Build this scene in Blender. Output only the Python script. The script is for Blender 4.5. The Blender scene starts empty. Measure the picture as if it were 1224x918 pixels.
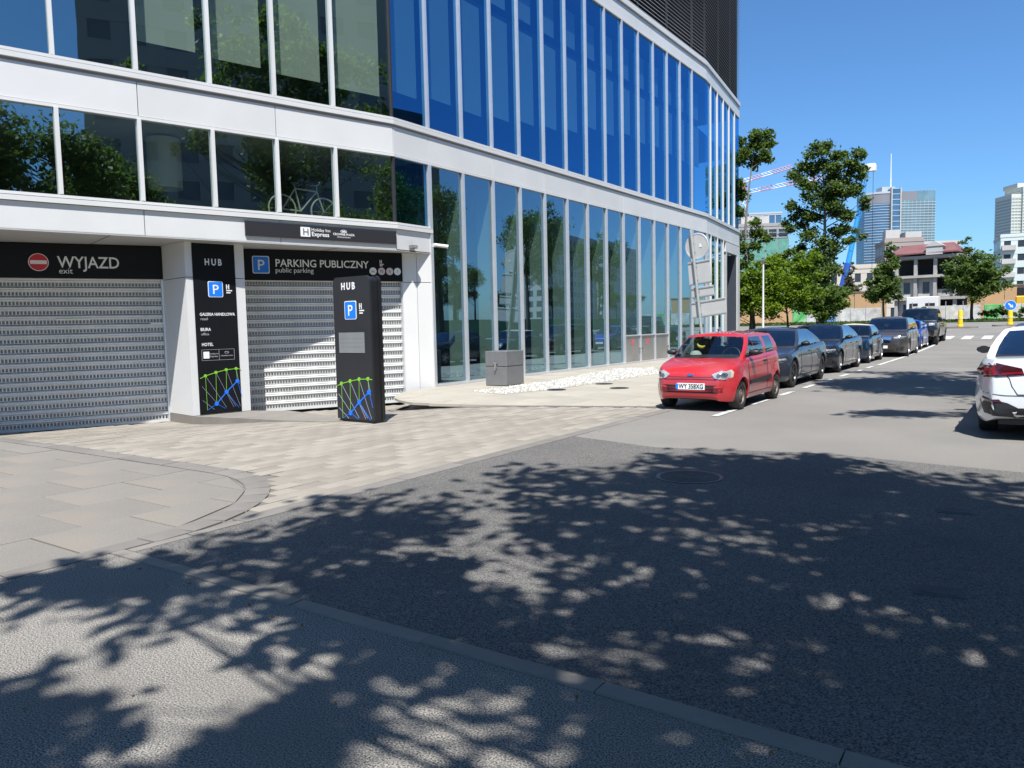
import bpy, bmesh, math, random
import numpy as np
from mathutils import Vector, Matrix
from mathutils.bvhtree import BVHTree

SC = bpy.context.scene
COL = SC.collection
R = math.radians
PI = math.pi

# ------------------------------------------------------------------ camera
EYE = 1.6
yaw, pitch, roll = R(34.6), math.atan(69.3 / 910), 0.022
fh = Vector((-math.sin(yaw), math.cos(yaw), 0)); r0 = Vector((math.cos(yaw), math.sin(yaw), 0)); zz = Vector((0, 0, 1))
fw = fh * math.cos(pitch) - zz * math.sin(pitch); u0 = fh * math.sin(pitch) + zz * math.cos(pitch)
uu = u0 * math.cos(roll) + r0 * math.sin(roll); rr = r0 * math.cos(roll) - u0 * math.sin(roll)
cam = bpy.data.cameras.new('camera')
cam.sensor_width = 36; cam.lens = 910 / 1224 * 36; cam.clip_start = 0.05; cam.clip_end = 8000
cam_o = bpy.data.objects.new('camera', cam); COL.objects.link(cam_o)
M = Matrix((rr, uu, -fw)).transposed().to_4x4(); M.translation = Vector((0, 0, EYE))
cam_o.matrix_world = M
SC.camera = cam_o

# ------------------------------------------------------------------ light
ELEV, AZ = R(60), math.atan2(0.568, -0.823)          # azimuth from +Y towards +X
world = bpy.data.worlds.new('World'); SC.world = world; world.use_nodes = True
wn = world.node_tree.nodes; wl = world.node_tree.links
sky = wn.new('ShaderNodeTexSky'); sky.sky_type = 'NISHITA'; sky.sun_disc = False
sky.sun_elevation = ELEV; sky.sun_rotation = AZ
sky.air_density = 1.0; sky.dust_density = 0.6; sky.ozone_density = 10.0; sky.altitude = 100
tint = wn.new('ShaderNodeVectorMath'); tint.operation = 'MULTIPLY'; tint.inputs[1].default_value = (.78, .98, 1.06)   # the camera's bluer white balance
wl.new(sky.outputs[0], tint.inputs[0]); wl.new(tint.outputs[0], wn['Background'].inputs[0]); wn['Background'].inputs[1].default_value = 0.079
sun = bpy.data.lights.new('sun', 'SUN'); sun.energy = 4.1; sun.angle = R(0.53); sun.color = (1.0, 0.97, 0.925)
sun_o = bpy.data.objects.new('sun', sun); COL.objects.link(sun_o)
sdir = Vector((math.sin(AZ) * math.cos(ELEV), math.cos(AZ) * math.cos(ELEV), math.sin(ELEV)))
sun_o.rotation_euler = sdir.to_track_quat('Z', 'Y').to_euler(); sun_o.location = (20, -30, 60)
SC.view_settings.view_transform = 'Standard'; SC.view_settings.look = 'None'
SC.view_settings.exposure = 1.02; SC.view_settings.gamma = 1.0
try:
    SC.cycles.max_bounces = 8; SC.cycles.transparent_max_bounces = 24; SC.cycles.caustics_reflective = False; SC.cycles.caustics_refractive = False
except Exception: pass

# ------------------------------------------------------------------ materials
MATS = {}
def mat(name, col, rough=0.6, metal=0.0, var=0.0, vscale=3.0, bump=0.0, bscale=40.0, island=0.0, coat=0.0, spec=0.5, fine=0.0, fscale=200.0, obj_rand=0.0, stretch=None, dirt=None):
    """procedural principled material: colour with noise mottling, per-piece variation, fine grain, bump"""
    if name in MATS: return MATS[name]
    m = bpy.data.materials.new(name); m.use_nodes = True; MATS[name] = m
    nt = m.node_tree; n = nt.nodes; l = nt.links; b = n['Principled BSDF']
    b.inputs['Base Color'].default_value = (*col, 1); b.inputs['Roughness'].default_value = rough; b.inputs['Metallic'].default_value = metal
    b.inputs['Coat Weight'].default_value = coat; b.inputs['Coat Roughness'].default_value = 0.04
    b.inputs['Specular IOR Level'].default_value = spec
    tc = n.new('ShaderNodeTexCoord'); vec = tc.outputs['Object']
    if stretch:
        mp = n.new('ShaderNodeMapping'); mp.inputs['Scale'].default_value = stretch; l.new(vec, mp.inputs[0]); vec = mp.outputs[0]
    facs = []
    def noise(sc, det=4):
        t = n.new('ShaderNodeTexNoise'); t.inputs['Scale'].default_value = sc; t.inputs['Detail'].default_value = det; l.new(vec, t.inputs['Vector']); return t.outputs['Fac']
    def rng(sock, amt, lo=0.0, hi=1.0):
        mr = n.new('ShaderNodeMapRange'); mr.inputs['From Min'].default_value = lo; mr.inputs['From Max'].default_value = hi
        mr.inputs['To Min'].default_value = 1 - amt; mr.inputs['To Max'].default_value = 1 + amt; l.new(sock, mr.inputs[0]); facs.append(mr.outputs[0])
    if var: rng(noise(vscale), var, 0.25, 0.75)
    if fine: rng(noise(fscale, 2), fine, 0.3, 0.7)
    if island:
        g = n.new('ShaderNodeNewGeometry'); rng(g.outputs['Random Per Island'], island)
    if obj_rand:
        o = n.new('ShaderNodeObjectInfo'); rng(o.outputs['Random'], obj_rand)
    if facs:
        cur = facs[0]
        for f in facs[1:]:
            mm = n.new('ShaderNodeMath'); mm.operation = 'MULTIPLY'; l.new(cur, mm.inputs[0]); l.new(f, mm.inputs[1]); cur = mm.outputs[0]
        vm = n.new('ShaderNodeVectorMath'); vm.operation = 'SCALE'; vm.inputs[0].default_value = col; l.new(cur, vm.inputs['Scale'])
        out = vm.outputs[0]
    else: out = None
    if dirt:
        dcol, dscale, amt = dirt
        mx = n.new('ShaderNodeMix'); mx.data_type = 'RGBA'
        cr = n.new('ShaderNodeMapRange'); cr.inputs['From Min'].default_value = 0.5; cr.inputs['From Max'].default_value = 0.72; cr.inputs['To Max'].default_value = amt
        l.new(noise(dscale, 6), cr.inputs[0]); l.new(cr.outputs[0], mx.inputs['Factor'])
        if out is not None: l.new(out, mx.inputs['A'])
        else: mx.inputs['A'].default_value = (*col, 1)
        mx.inputs['B'].default_value = (*dcol, 1); out = mx.outputs['Result']
    if out is not None: l.new(out, b.inputs['Base Color'])
    if bump:
        bp = n.new('ShaderNodeBump'); bp.inputs['Strength'].default_value = bump; bp.inputs['Distance'].default_value = 0.01
        l.new(noise(bscale, 3), bp.inputs['Height']); l.new(bp.outputs[0], b.inputs['Normal'])
    return m

def glass(name, tint, refl_tint, base, rough=0.0, power=3.0, wave=0.0, wscale=0.6):
    """coated sheet glass: tinted see-through mixed with a mirror by viewing angle"""
    m = bpy.data.materials.new(name); m.use_nodes = True; MATS[name] = m
    nt = m.node_tree; n = nt.nodes; l = nt.links
    for x in list(n): n.remove(x)
    o = n.new('ShaderNodeOutputMaterial'); mx = n.new('ShaderNodeMixShader'); t = n.new('ShaderNodeBsdfTransparent'); g = n.new('ShaderNodeBsdfGlossy')
    t.inputs[0].default_value = (*tint, 1); g.inputs['Color'].default_value = (*refl_tint, 1); g.inputs['Roughness'].default_value = rough
    lw = n.new('ShaderNodeLayerWeight'); lw.inputs['Blend'].default_value = 0.5
    p = n.new('ShaderNodeMath'); p.operation = 'POWER'; p.inputs[1].default_value = power; l.new(lw.outputs['Facing'], p.inputs[0])
    a = n.new('ShaderNodeMath'); a.operation = 'MULTIPLY_ADD'; a.inputs[1].default_value = 1 - base; a.inputs[2].default_value = base; l.new(p.outputs[0], a.inputs[0])
    l.new(a.outputs[0], mx.inputs[0]); l.new(t.outputs[0], mx.inputs[1]); l.new(g.outputs[0], mx.inputs[2]); l.new(mx.outputs[0], o.inputs[0])
    if wave:
        tc = n.new('ShaderNodeTexCoord'); nz = n.new('ShaderNodeTexNoise'); nz.inputs['Scale'].default_value = wscale; nz.inputs['Detail'].default_value = 1
        bp = n.new('ShaderNodeBump'); bp.inputs['Strength'].default_value = wave; bp.inputs['Distance'].default_value = 0.02
        l.new(tc.outputs['Object'], nz.inputs['Vector']); l.new(nz.outputs['Fac'], bp.inputs['Height']); l.new(bp.outputs[0], g.inputs['Normal'])
    return m

def leafmat(name, col, hue=(1.25, 1.1, 0.6), var=0.35):
    m = bpy.data.materials.new(name); m.use_nodes = True; MATS[name] = m
    nt = m.node_tree; n = nt.nodes; l = nt.links; b = n['Principled BSDF']
    g = n.new('ShaderNodeNewGeometry'); mx = n.new('ShaderNodeMix'); mx.data_type = 'RGBA'
    a = [c * (1 - var) for c in col]; c2 = [c * h * (1 + var * .6) for c, h in zip(col, hue)]
    mx.inputs['A'].default_value = (*a, 1); mx.inputs['B'].default_value = (*c2, 1)
    l.new(g.outputs['Random Per Island'], mx.inputs['Factor']); l.new(mx.outputs['Result'], b.inputs['Base Color'])
    b.inputs['Roughness'].default_value = 0.5; b.inputs['Specular IOR Level'].default_value = 0.3
    tr = n.new('ShaderNodeBsdfTranslucent'); l.new(mx.outputs['Result'], tr.inputs[0]); ms = n.new('ShaderNodeMixShader'); ms.inputs[0].default_value = 0.55
    l.new(b.outputs[0], ms.inputs[1]); l.new(tr.outputs[0], ms.inputs[2]); l.new(ms.outputs[0], n['Material Output'].inputs[0])
    return m

# ------------------------------------------------------------------ mesh helpers
class MB:
    def __init__(s): s.v = []; s.f = []; s.mi = []; s.cur = 0
    def add(s, vs, fs):
        o = len(s.v); s.v.extend([tuple(x) for x in vs]); s.f.extend([tuple(i + o for i in f) for f in fs]); s.mi.extend([s.cur] * len(fs)); return s
    def hexa(s, p):   # 8 corners: bottom ring 0-3 ccw from above, top ring 4-7
        return s.add(p, [(3, 2, 1, 0), (4, 5, 6, 7), (0, 1, 5, 4), (1, 2, 6, 5), (2, 3, 7, 6), (3, 0, 4, 7)])
    def box(s, x0, x1, y0, y1, z0, z1, M=None):
        p = [Vector(c) for c in ((x0, y0, z0), (x1, y0, z0), (x1, y1, z0), (x0, y1, z0), (x0, y0, z1), (x1, y0, z1), (x1, y1, z1), (x0, y1, z1))]
        if M is not None: p = [M @ c for c in p]
        return s.hexa(p)
    def bbox(s, x0, x1, y0, y1, z0, z1, b=0.01, M=None):   # box with chamfered top/vertical edges
        def ring(i, z): return [(x0 + i, y0 + b, z), (x0 + b, y0 + i, z), (x1 - b, y0 + i, z), (x1 - i, y0 + b, z), (x1 - i, y1 - b, z), (x1 - b, y1 - i, z), (x0 + b, y1 - i, z), (x0 + i, y1 - b, z)]
        rs = ring(0, z0) + ring(0, z1 - b) + ring(b, z1)
        if M is not None: rs = [M @ Vector(c) for c in rs]
        fs = [tuple(range(7, -1, -1)), tuple(range(16, 24))]
        for k in (0, 8):
            for i in range(8): fs.append((k + i, k + (i + 1) % 8, k + 8 + (i + 1) % 8, k + 8 + i))
        return s.add(rs, fs)
    def tube(s, pts, rad, n=8, cap=True):
        pts = [Vector(p) for p in pts]; rads = rad if isinstance(rad, (list, tuple)) else [rad] * len(pts)
        vs = []; prev = None
        for i, p in enumerate(pts):
            t = (pts[min(i + 1, len(pts) - 1)] - pts[max(i - 1, 0)]).normalized()
            a = prev if prev is not None else (Vector((0, 0, 1)) if abs(t.z) < .9 else Vector((1, 0, 0)))
            x = (a - t * a.dot(t)).normalized(); y = t.cross(x); prev = x
            for k in range(n):
                an = 2 * PI * k / n; vs.append(p + (x * math.cos(an) + y * math.sin(an)) * rads[i])
        fs = []
        for i in range(len(pts) - 1):
            for k in range(n): fs.append((i * n + k, i * n + (k + 1) % n, (i + 1) * n + (k + 1) % n, (i + 1) * n + k))
        if cap: fs.append(tuple(range(n - 1, -1, -1))); fs.append(tuple((len(pts) - 1) * n + k for k in range(n)))
        return s.add(vs, fs)
    def lathe(s, prof, n=24, M=None, closed=False):   # prof (r, z) rotated about z
        vs = []
        for r_, z_ in prof:
            for k in range(n):
                a = 2 * PI * k / n; v = Vector((r_ * math.cos(a), r_ * math.sin(a), z_)); vs.append(M @ v if M is not None else v)
        fs = []; m_ = len(prof)
        for i in range(m_ if closed else m_ - 1):
            j = (i + 1) % m_
            for k in range(n): fs.append((i * n + k, i * n + (k + 1) % n, j * n + (k + 1) % n, j * n + k))
        if not closed:
            fs.append(tuple(range(n - 1, -1, -1))); fs.append(tuple((m_ - 1) * n + k for k in range(n)))
        return s.add(vs, fs)
    def prism(s, poly, z0, z1, M=None):
        n = len(poly); vs = [Vector((x, y, z0)) for x, y in poly] + [Vector((x, y, z1)) for x, y in poly]
        if M is not None: vs = [M @ v for v in vs]
        return s.add(vs, [tuple(range(n - 1, -1, -1)), tuple(range(n, 2 * n))] + [(i, (i + 1) % n, n + (i + 1) % n, n + i) for i in range(n)])
    def mesh(s, name, mats, smooth=False, angle=40):
        me = bpy.data.meshes.new(name); me.from_pydata(s.v, [], s.f)
        for m in (mats if isinstance(mats, (list, tuple)) else [mats]): me.materials.append(m)
        if any(s.mi): me.polygons.foreach_set('material_index', s.mi)
        if smooth:
            me.polygons.foreach_set('use_smooth', [True] * len(me.polygons)); me.set_sharp_from_angle(angle=R(angle))
        me.update(); return me
    def build(s, name, mats, parent=None, smooth=False, angle=40, loc=None):
        return link(name, s.mesh(name, mats, smooth, angle), parent, loc)

def link(name, data, parent=None, loc=None, mw=None):
    o = bpy.data.objects.new(name, data); COL.objects.link(o)
    if parent is not None: o.parent = parent
    if loc is not None: o.location = loc
    if mw is not None: o.matrix_local = mw
    return o
def tag(o, label=None, cat=None, group=None, kind=None):
    if label: o['label'] = label
    if cat: o['category'] = cat
    if group: o['group'] = group
    if kind: o['kind'] = kind
    return o
def thing(name, loc=(0, 0, 0), rz=0, label=None, cat=None, group=None):
    o = bpy.data.objects.new(name, None); COL.objects.link(o); o.location = loc; o.rotation_euler = (0, 0, rz); o.empty_display_size = .2
    return tag(o, label, cat, group)
def structure(o): o['kind'] = 'structure'; return o
def stuff(o): o['kind'] = 'stuff'; return o
def copy_tree(o, parent=None):
    c = o.copy(); COL.objects.link(c); c.parent = parent
    for ch in o.children: copy_tree(ch, c)
    return c
def frame(o, d, n=None):   # matrix with x = d (horizontal), y = up, z = outward normal
    d = Vector(d).normalized(); z = Vector((0, 0, 1)); n = d.cross(z)
    m = Matrix((d, z, n)).transposed().to_4x4(); m.translation = Vector(o); return m
def text(body, size, M, material, parent, name='lettering', extrude=.002, align='LEFT', xs=1.0, space=1.0, bold=0.0):
    c = bpy.data.curves.new(name, 'FONT'); c.body = body; c.size = size; c.align_x = align; c.extrude = extrude; c.space_character = space; c.offset = bold; c.resolution_u = 3
    t = bpy.data.objects.new(name, c); COL.objects.link(t)
    dg = bpy.context.evaluated_depsgraph_get(); me = bpy.data.meshes.new_from_object(t.evaluated_get(dg)); bpy.data.objects.remove(t)
    me.materials.clear(); me.materials.append(material)
    o = link(name, me, parent); o.matrix_local = M @ Matrix.Diagonal((xs, 1, 1, 1)); return o
def sm(t, a, b):
    t = max(0, min(1, (t - a) / (b - a))); return t * t * (3 - 2 * t)

# ------------------------------------------------------------------ material list
white_metal = mat('white_panel_metal', (.64, .64, .625), .38, 0, var=.05, vscale=.8, spec=.5, obj_rand=.03, dirt=((.55, .55, .53), .7, .25))
grey_metal = mat('aluminium', (.72, .73, .74), .32, .55, var=.05)
black_panel = mat('black_panel', (.007, .008, .010), .5, 0, var=.15, vscale=2, spec=.18)
black_paint = mat('black_satin', (.014, .014, .016), .35, 0, var=.2)
dark_seal = mat('dark_seal', (.02, .02, .022), .7)
letter_white = mat('letter_white', (.75, .75, .74), .5)
letter_grey = mat('letter_grey', (.38, .38, .38), .5)
sign_blue = mat('sign_blue', (.010, .19, .76), .35)
sign_red = mat('sign_red', (.55, .012, .02), .35)
net_green = mat('net_green', (.20, .48, .03), .5)
net_blue = mat('net_blue', (.01, .16, .75), .5)
net_white = mat('net_pale', (.26, .29, .38), .5)
shutter_m = mat('shutter_metal', (.66, .66, .64), .45, .15, var=.06, vscale=4, dirt=((.42, .41, .39), 3, .3))
box_metal = mat('box_metal', (.23, .235, .24), .38, .5, var=.08, vscale=5)
steel = mat('brushed_steel', (.45, .44, .42), .36, .8, var=.12, vscale=1.2)
louvre_m = mat('louvre_metal', (.36, .355, .36), .45, .2)
louvre_back = mat('louvre_back', (.012, .012, .013), .8)
interior = mat('interior_wall', (.22, .23, .22), .8, var=.2, vscale=.6)
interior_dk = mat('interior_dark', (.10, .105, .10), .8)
ceiling_m = mat('ceiling_board', (.35, .36, .35), .8)
blind_m = mat('blind_fabric', (.72, .74, .70), .8, var=.05, vscale=.7)
fin_m = mat('fin_glass', (.48, .55, .50), .35)
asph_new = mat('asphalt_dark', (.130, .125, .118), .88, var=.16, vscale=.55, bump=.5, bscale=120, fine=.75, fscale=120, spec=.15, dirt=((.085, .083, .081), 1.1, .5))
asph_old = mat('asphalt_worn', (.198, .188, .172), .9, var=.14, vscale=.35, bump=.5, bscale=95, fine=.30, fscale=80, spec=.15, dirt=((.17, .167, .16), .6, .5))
asph_path = mat('asphalt_path', (.204, .193, .174), .9, var=.12, vscale=.7, bump=.4, bscale=130, fine=.95, fscale=125, spec=.12, dirt=((.155, .147, .134), .9, .6))
concrete = mat('kerb_concrete', (.20, .183, .158), .8, var=.15, vscale=2, bump=.4, bscale=50, obj_rand=.08)
kerb_brown = mat('kerb_stone', (.18, .166, .15), .8, var=.12, vscale=3, bump=.3, bscale=60, obj_rand=.1)
slab_m = mat('paving_slab', (.198, .182, .160), .75, var=.10, vscale=.9, bump=.25, bscale=60, obj_rand=.035, fine=.12, fscale=60, dirt=((.235, .195, .152), .8, .6))
paver_m = mat('paver', (.252, .226, .190), .78, var=.10, vscale=2, bump=.3, bscale=60, obj_rand=.15, island=.13)
pale_slab = mat('pale_slab', (.345, .318, .262), .75, var=.12, vscale=1.1, bump=.2, obj_rand=.09, island=.05, dirt=((.26, .245, .22), .8, .5))
joint_m = mat('joint_sand', (.15, .138, .122), .9, var=.2, vscale=3)
gravel_m = mat('white_gravel', (.46, .455, .43), .8, island=.35)
paint_white = mat('road_paint', (.52, .52, .50), .7, var=.12, vscale=3, dirt=((.2, .2, .2), 4, .8))
soil = mat('ground_soil', (.16, .15, .13), .9, var=.3, vscale=.3)
grass_m = leafmat('grass_blade', (.07, .13, .025))
bark = mat('bark', (.085, .07, .055), .9, var=.35, vscale=5, bump=.8, bscale=25, stretch=(1, 1, .25))
bark_lt = mat('bark_grey', (.20, .185, .165), .9, var=.35, vscale=4, bump=.8, bscale=25, stretch=(1, 1, .25))
leaf_dark = leafmat('leaf_dark', (.105, .180, .058)); leaf_mid = leafmat('leaf_mid', (.100, .172, .045)); leaf_bright = leafmat('leaf_bright', (.155, .26, .03))
leaf_grey = leafmat('leaf_grey', (.12, .13, .085), hue=(1.1, 1.05, .9))
glass_up = glass('facade_glass_blue', (.30, .50, .56), (.14, .50, 1.0), .30, wave=.09)
glass_lo = glass('facade_glass_clear', (.52, .65, .61), (.54, .79, 1.0), .27, power=2.6, wave=.08)
glass_a = glass('facade_glass_green', (.62, .71, .64), (.68, .92, 1.0), .33, wave=.09)
rubber = mat('tyre_rubber', (.022, .021, .02), .8, dirt=((.10, .085, .07), 6, .5))
rim_m = mat('rim_alloy', (.42, .42, .43), .35, .8)
rim_steel = mat('rim_steel', (.16, .13, .11), .6, .5, var=.3, vscale=8)
rim_dark = mat('rim_dark', (.05, .05, .055), .35, .7)
car_glass = glass('car_glass', (.20, .23, .24), (.85, .93, 1.0), .08, power=2.4)
car_glass_clear = glass('car_glass_clear', (.62, .68, .66), (.9, .96, 1.0), .07, power=3)
car_int = mat('car_interior', (.025, .026, .03), .7)
seat_m = mat('seat_fabric', (.035, .035, .045), .85, var=.3, vscale=6)
trim_blk = mat('car_trim', (.018, .018, .02), .5)
lamp_clear = mat('headlamp', (.50, .52, .54), .12, .45, var=.25, vscale=14, coat=.8)
lamp_dark = mat('headlamp_dark', (.16, .17, .18), .12, .5, var=.5, vscale=14, coat=.8)
lamp_red = mat('tail_lamp', (.20, .006, .012), .12, 0, coat=.9, var=.3, vscale=12)
lamp_red_dark = mat('tail_lamp_smoked', (.045, .006, .010), .1, 0, coat=.9)
lamp_amber = mat('indicator', (.7, .25, .02), .2)
plate_m = mat('plate_white', (.75, .75, .73), .4)
mirror_dark = mat('mirror_dark', (.03, .035, .04), .05, .3)  # car mirror glass: a dark reflection put into the colour
chrome = mat('chrome', (.75, .76, .78), .1, 1.0)
# ------------------------------------------------------------------ ground heights
DP0 = Vector((-17.668, 7.05, 0)); DDIR = Vector((math.sin(R(26.4)), math.cos(R(26.4)), 0)); DN = Vector((DDIR.y, -DDIR.x, 0))
ZP = [(-1e5, 0), (36, 0), (45, .1), (55, .42), (65, .8), (75, 1.05), (90, 1.25), (110, 1.3), (1e5, 1.3)]
def zg(y):
    for (a, za), (b, zb) in zip(ZP, ZP[1:]):
        if a <= y <= b: return za + (zb - za) * (y - a) / (b - a)
def dip(x, y):
    p = Vector((x, y, 0)) - DP0; d = p.dot(DN); s_ = p.dot(DDIR)
    return -.40 * (1 - sm(d, .3, 6.2)) * (1 - sm(s_, 8.9, 9.7))
def H(x, y): return zg(y) + (dip(x, y) if y > 5.2 else 0)

def sheet(name, xs, ys, zf, m, smooth=True):
    b = MB(); nx = len(xs)
    vs = [(x, y, zf(x, y)) for y in ys for x in xs]
    b.add(vs, [(j * nx + i, j * nx + i + 1, (j + 1) * nx + i + 1, (j + 1) * nx + i) for j in range(len(ys) - 1) for i in range(nx - 1)])
    return structure(b.build(name, m, smooth=smooth))
def lin(a, b, n): return [a + (b - a) * i / n for i in range(n + 1)]

# far ground sheet, under everything
def gz(x, y): return zg(y) - (.6 if y < 50 else .6 - .55 * sm(y, 50, 60))
sheet('ground', [-4000, -1200, -400, -150, -60, -25, -10, 0, 10, 25, 60, 150, 400, 1200, 4000],
      [-1500, -300, -60, -20, 0, 20, 36, 45, 50, 53, 56, 60, 65, 75, 90, 110, 150, 300, 800, 2000, 5000], gz, soil)
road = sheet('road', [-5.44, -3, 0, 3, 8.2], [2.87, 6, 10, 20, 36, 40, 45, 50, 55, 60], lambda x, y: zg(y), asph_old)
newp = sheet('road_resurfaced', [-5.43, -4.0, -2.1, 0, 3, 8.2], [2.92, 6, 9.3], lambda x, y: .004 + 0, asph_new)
# ragged far edge of the newer surface
me = newp.data
for v in me.vertices:
    if v.co.y > 9: v.co.y += .28 * math.sin(v.co.x * 1.3 + 3.5)
sheet('cross_street', [-120, -60, -20, -5.44, 3, 20, 60, 140], [60, 65, 70, 76], lambda x, y: zg(y), asph_old)
foot = sheet('footway', [-5.565, -3, 0, 4, 8.2], [-25, -8, -2, 2.814], lambda x, y: .0, asph_path)
sheet('far_pavement', [8.4, 11, 15], [-25, 0, 20, 36, 45, 55, 60], lambda x, y: zg(y) + .12, pale_slab)

# ---- kerbs of single stones
pave = sheet('pavement_bed', lin(-30, -5.62, 40), lin(5.36, 15.0, 24), lambda x, y: H(x, y) - .035 - (.0 if x > -18 else .3), joint_m)
pave.name = 'driveway_bed'
sheet('slab_bed', [-30, -16, -10, -5.6], [-25, -8, 0, 5.36], lambda x, y: -.03, joint_m)
sheet('pavement_bed', lin(-13.6, -5.5, 6), [2.9, 5.36], lambda x, y: -.009, joint_m)
sheet('forecourt_bed', [-13.36, -10, -5.6], [15.0, 20, 30, 36, 45], lambda x, y: zg(y) - .03, joint_m)

def stones(parent, name, pts_, w, m, h=.12, z=.006, gap=.012, off=0.0):
    """row of kerb stones along a polyline; each stone is a part of its own"""
    for (x0, y0), (x1, y1) in zip(pts_, pts_[1:]):
        a, b = Vector((x0, y0, 0)), Vector((x1, y1, 0)); d = (b - a); L = d.length; d.normalize(); n_ = Vector((-d.y, d.x, 0))
        j = random.uniform(-.002, .002)
        p = [a + d * gap / 2 - n_ * w / 2, b - d * gap / 2 - n_ * w / 2, b - d * gap / 2 + n_ * w / 2, a + d * gap / 2 + n_ * w / 2]
        c = (a + b) / 2
        zz_ = [H(q.x, q.y) + z + j for q in p]
        mb = MB(); mb.hexa([(q.x - c.x, q.y - c.y, zq - h) for q, zq in zip(p, zz_)] + [(q.x - c.x, q.y - c.y, zq) for q, zq in zip(p, zz_)])
        mb.build(name, m, parent, loc=(c.x, c.y, 0))
kerb1 = structure(thing('road_kerb'))
ys = [3.90 + i * 1.0 for i in range(44)]
stones(kerb1, 'kerb_stone', [(-5.49, 2.93), (-5.49, 3.42), (-5.49, 3.90)], .098, kerb_brown)
stones(kerb1, 'kerb_stone', [(-5.535, y) for y in ys], .19, kerb_brown)
kerb2 = structure(thing('footway_kerb'))
stones(kerb2, 'kerb_stone', [(-5.545 + i * 1.0, 2.865 + .006 * math.sin(i * 2.1)) for i in range(14)], .10, concrete, z=.010, gap=.006)
kerb3 = structure(thing('pavement_kerb'))
CC = Vector((-7.75, 3.15, 0)); RC = 2.09
arc = [(CC.x + RC * math.cos(R(a)), CC.y + RC * math.sin(R(a))) for a in range(0, 91, 9)]
stones(kerb3, 'kerb_stone', [(-5.655, y) for y in (-6.85, -5.85, -4.85, -3.85, -2.85, -1.85, -.85, .15, 1.15, 2.15, 3.14)], .19, kerb_brown)
stones(kerb3, 'kerb_stone', arc, .24, kerb_brown)
stones(kerb3, 'kerb_stone', [(-7.75 - i * 1.0, 5.24) for i in range(11)], .24, kerb_brown, h=.55)
kerb4 = structure(thing('forecourt_kerb'))
bnd = [(-13.35, 14.55), (-12.9, 13.65), (-12.3, 12.9), (-11.6, 12.35), (-10.7, 12.05), (-9.8, 12.27), (-8.9, 12.5), (-8.0, 12.77), (-7.1, 13.05), (-6.3, 13.33), (-5.65, 13.55)]
stones(kerb4, 'kerb_stone', bnd, .13, kerb_brown, h=.5)

# ---- left pavement of large slabs (nearest as parts of their own)
def clip(poly, inside, cut):
    out = []
    for i in range(len(poly)):
        a, b = poly[i - 1], poly[i]; ia, ib = inside(a), inside(b)
        if ia != ib: out.append(cut(a, b, inside))
        if ib: out.append(b)
    return out
def bis(a, b, f):
    fa = f(a); lo, hi = 0., 1.
    for _ in range(24):
        m_ = (lo + hi) / 2; p = (a[0] + (b[0] - a[0]) * m_, a[1] + (b[1] - a[1]) * m_)
        if f(p) == fa: lo = m_
        else: hi = m_
    return (a[0] + (b[0] - a[0]) * lo, a[1] + (b[1] - a[1]) * lo)
def in_slab(p):
    x, y = p
    if x > CC.x and y > CC.y: return (x - CC.x) ** 2 + (y - CC.y) ** 2 < 1.96 ** 2
    return x < -5.76 and y < 5.11
slabs = structure(thing('slab_pavement'))
rng = random.Random(4)
full = {}
for i in range(-14, 1):
    for j in range(-3, 8):
        x0 = -5.76 + i * .8 - .8; y0 = .31 + (j - 1) * .8 + (.4 if i % 2 else 0); g_ = .006
        poly = [(x0 + g_, y0 + g_), (x0 + .8 - g_, y0 + g_), (x0 + .8 - g_, y0 + .8 - g_), (x0 + g_, y0 + .8 - g_)]
        if all(in_slab(p) for p in poly):
            if 'm' not in full:
                b = MB(); b.bbox(-.394, .394, -.394, .394, -.06, 0, .004); full['m'] = b.mesh('slab', slab_m)
            o = link('slab', full['m'], slabs, (x0 + .4, y0 + .4, rng.uniform(-.002, .002)))
        else:
            q = [p for p in poly]
            # subdivide edges so that the round corner cuts cleanly
            fine_ = []
            for a, c in zip(q, q[1:] + q[:1]):
                for t in range(4): fine_.append((a[0] + (c[0] - a[0]) * t / 4, a[1] + (c[1] - a[1]) * t / 4))
            q = clip(fine_, in_slab, bis)
            if len(q) < 3: continue
            cx = sum(p[0] for p in q) / len(q); cy = sum(p[1] for p in q) / len(q)
            if max(p[0] for p in q) - min(p[0] for p in q) < .03: continue
            b = MB(); b.prism([(p[0] - cx, p[1] - cy) for p in q], -.06, 0); b.build('slab', slab_m, slabs, loc=(cx, cy, rng.uniform(-.002, .002)))

# ---- driveway of small pavers
def in_paver(x, y):
    if x > -5.64 or y > 15: return False
    if y < 5.38 or x > CC.x:
        if (x < CC.x): return False
        if y < CC.y: return False if x < -5.6 else False
        if (x - CC.x) ** 2 + (y - CC.y) ** 2 < 2.22 ** 2: return False
    p = Vector((x, y, 0)) - DP0
    if p.dot(DN) < .06: return False
    for (ax, ay), (bx, by) in zip(bnd, bnd[1:]):
        if ax <= x <= bx: return y < ay + (by - ay) * (x - ax) / (bx - ax) - .08
    return x < -13.35
drive = structure(thing('paved_driveway'))
PW, PL = .2, .4
cells = []
for i in range(70):
    for j in range(-2, 34):
        x0 = -5.66 - (i + 1) * PW; y0 = 3.0 + j * PL + (PL / 2 if i % 2 else 0)
        if all(in_paver(x, y) for x in (x0 + .01, x0 + PW - .01) for y in (y0 + .01, y0 + PL - .01)): cells.append((x0, y0, False))
        elif in_paver(x0 + PW / 2, y0 + PL / 2): cells.append((x0, y0, True))
cells.sort(key=lambda c: (c[0] ** 2 + c[1] ** 2))
b = MB(); b.bbox(-PW / 2 + .004, PW / 2 - .004, -PL / 2 + .004, PL / 2 - .004, -.05, 0, .004); pm = b.mesh('paver', paver_m)
rest = MB(); n_ = 0
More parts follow.
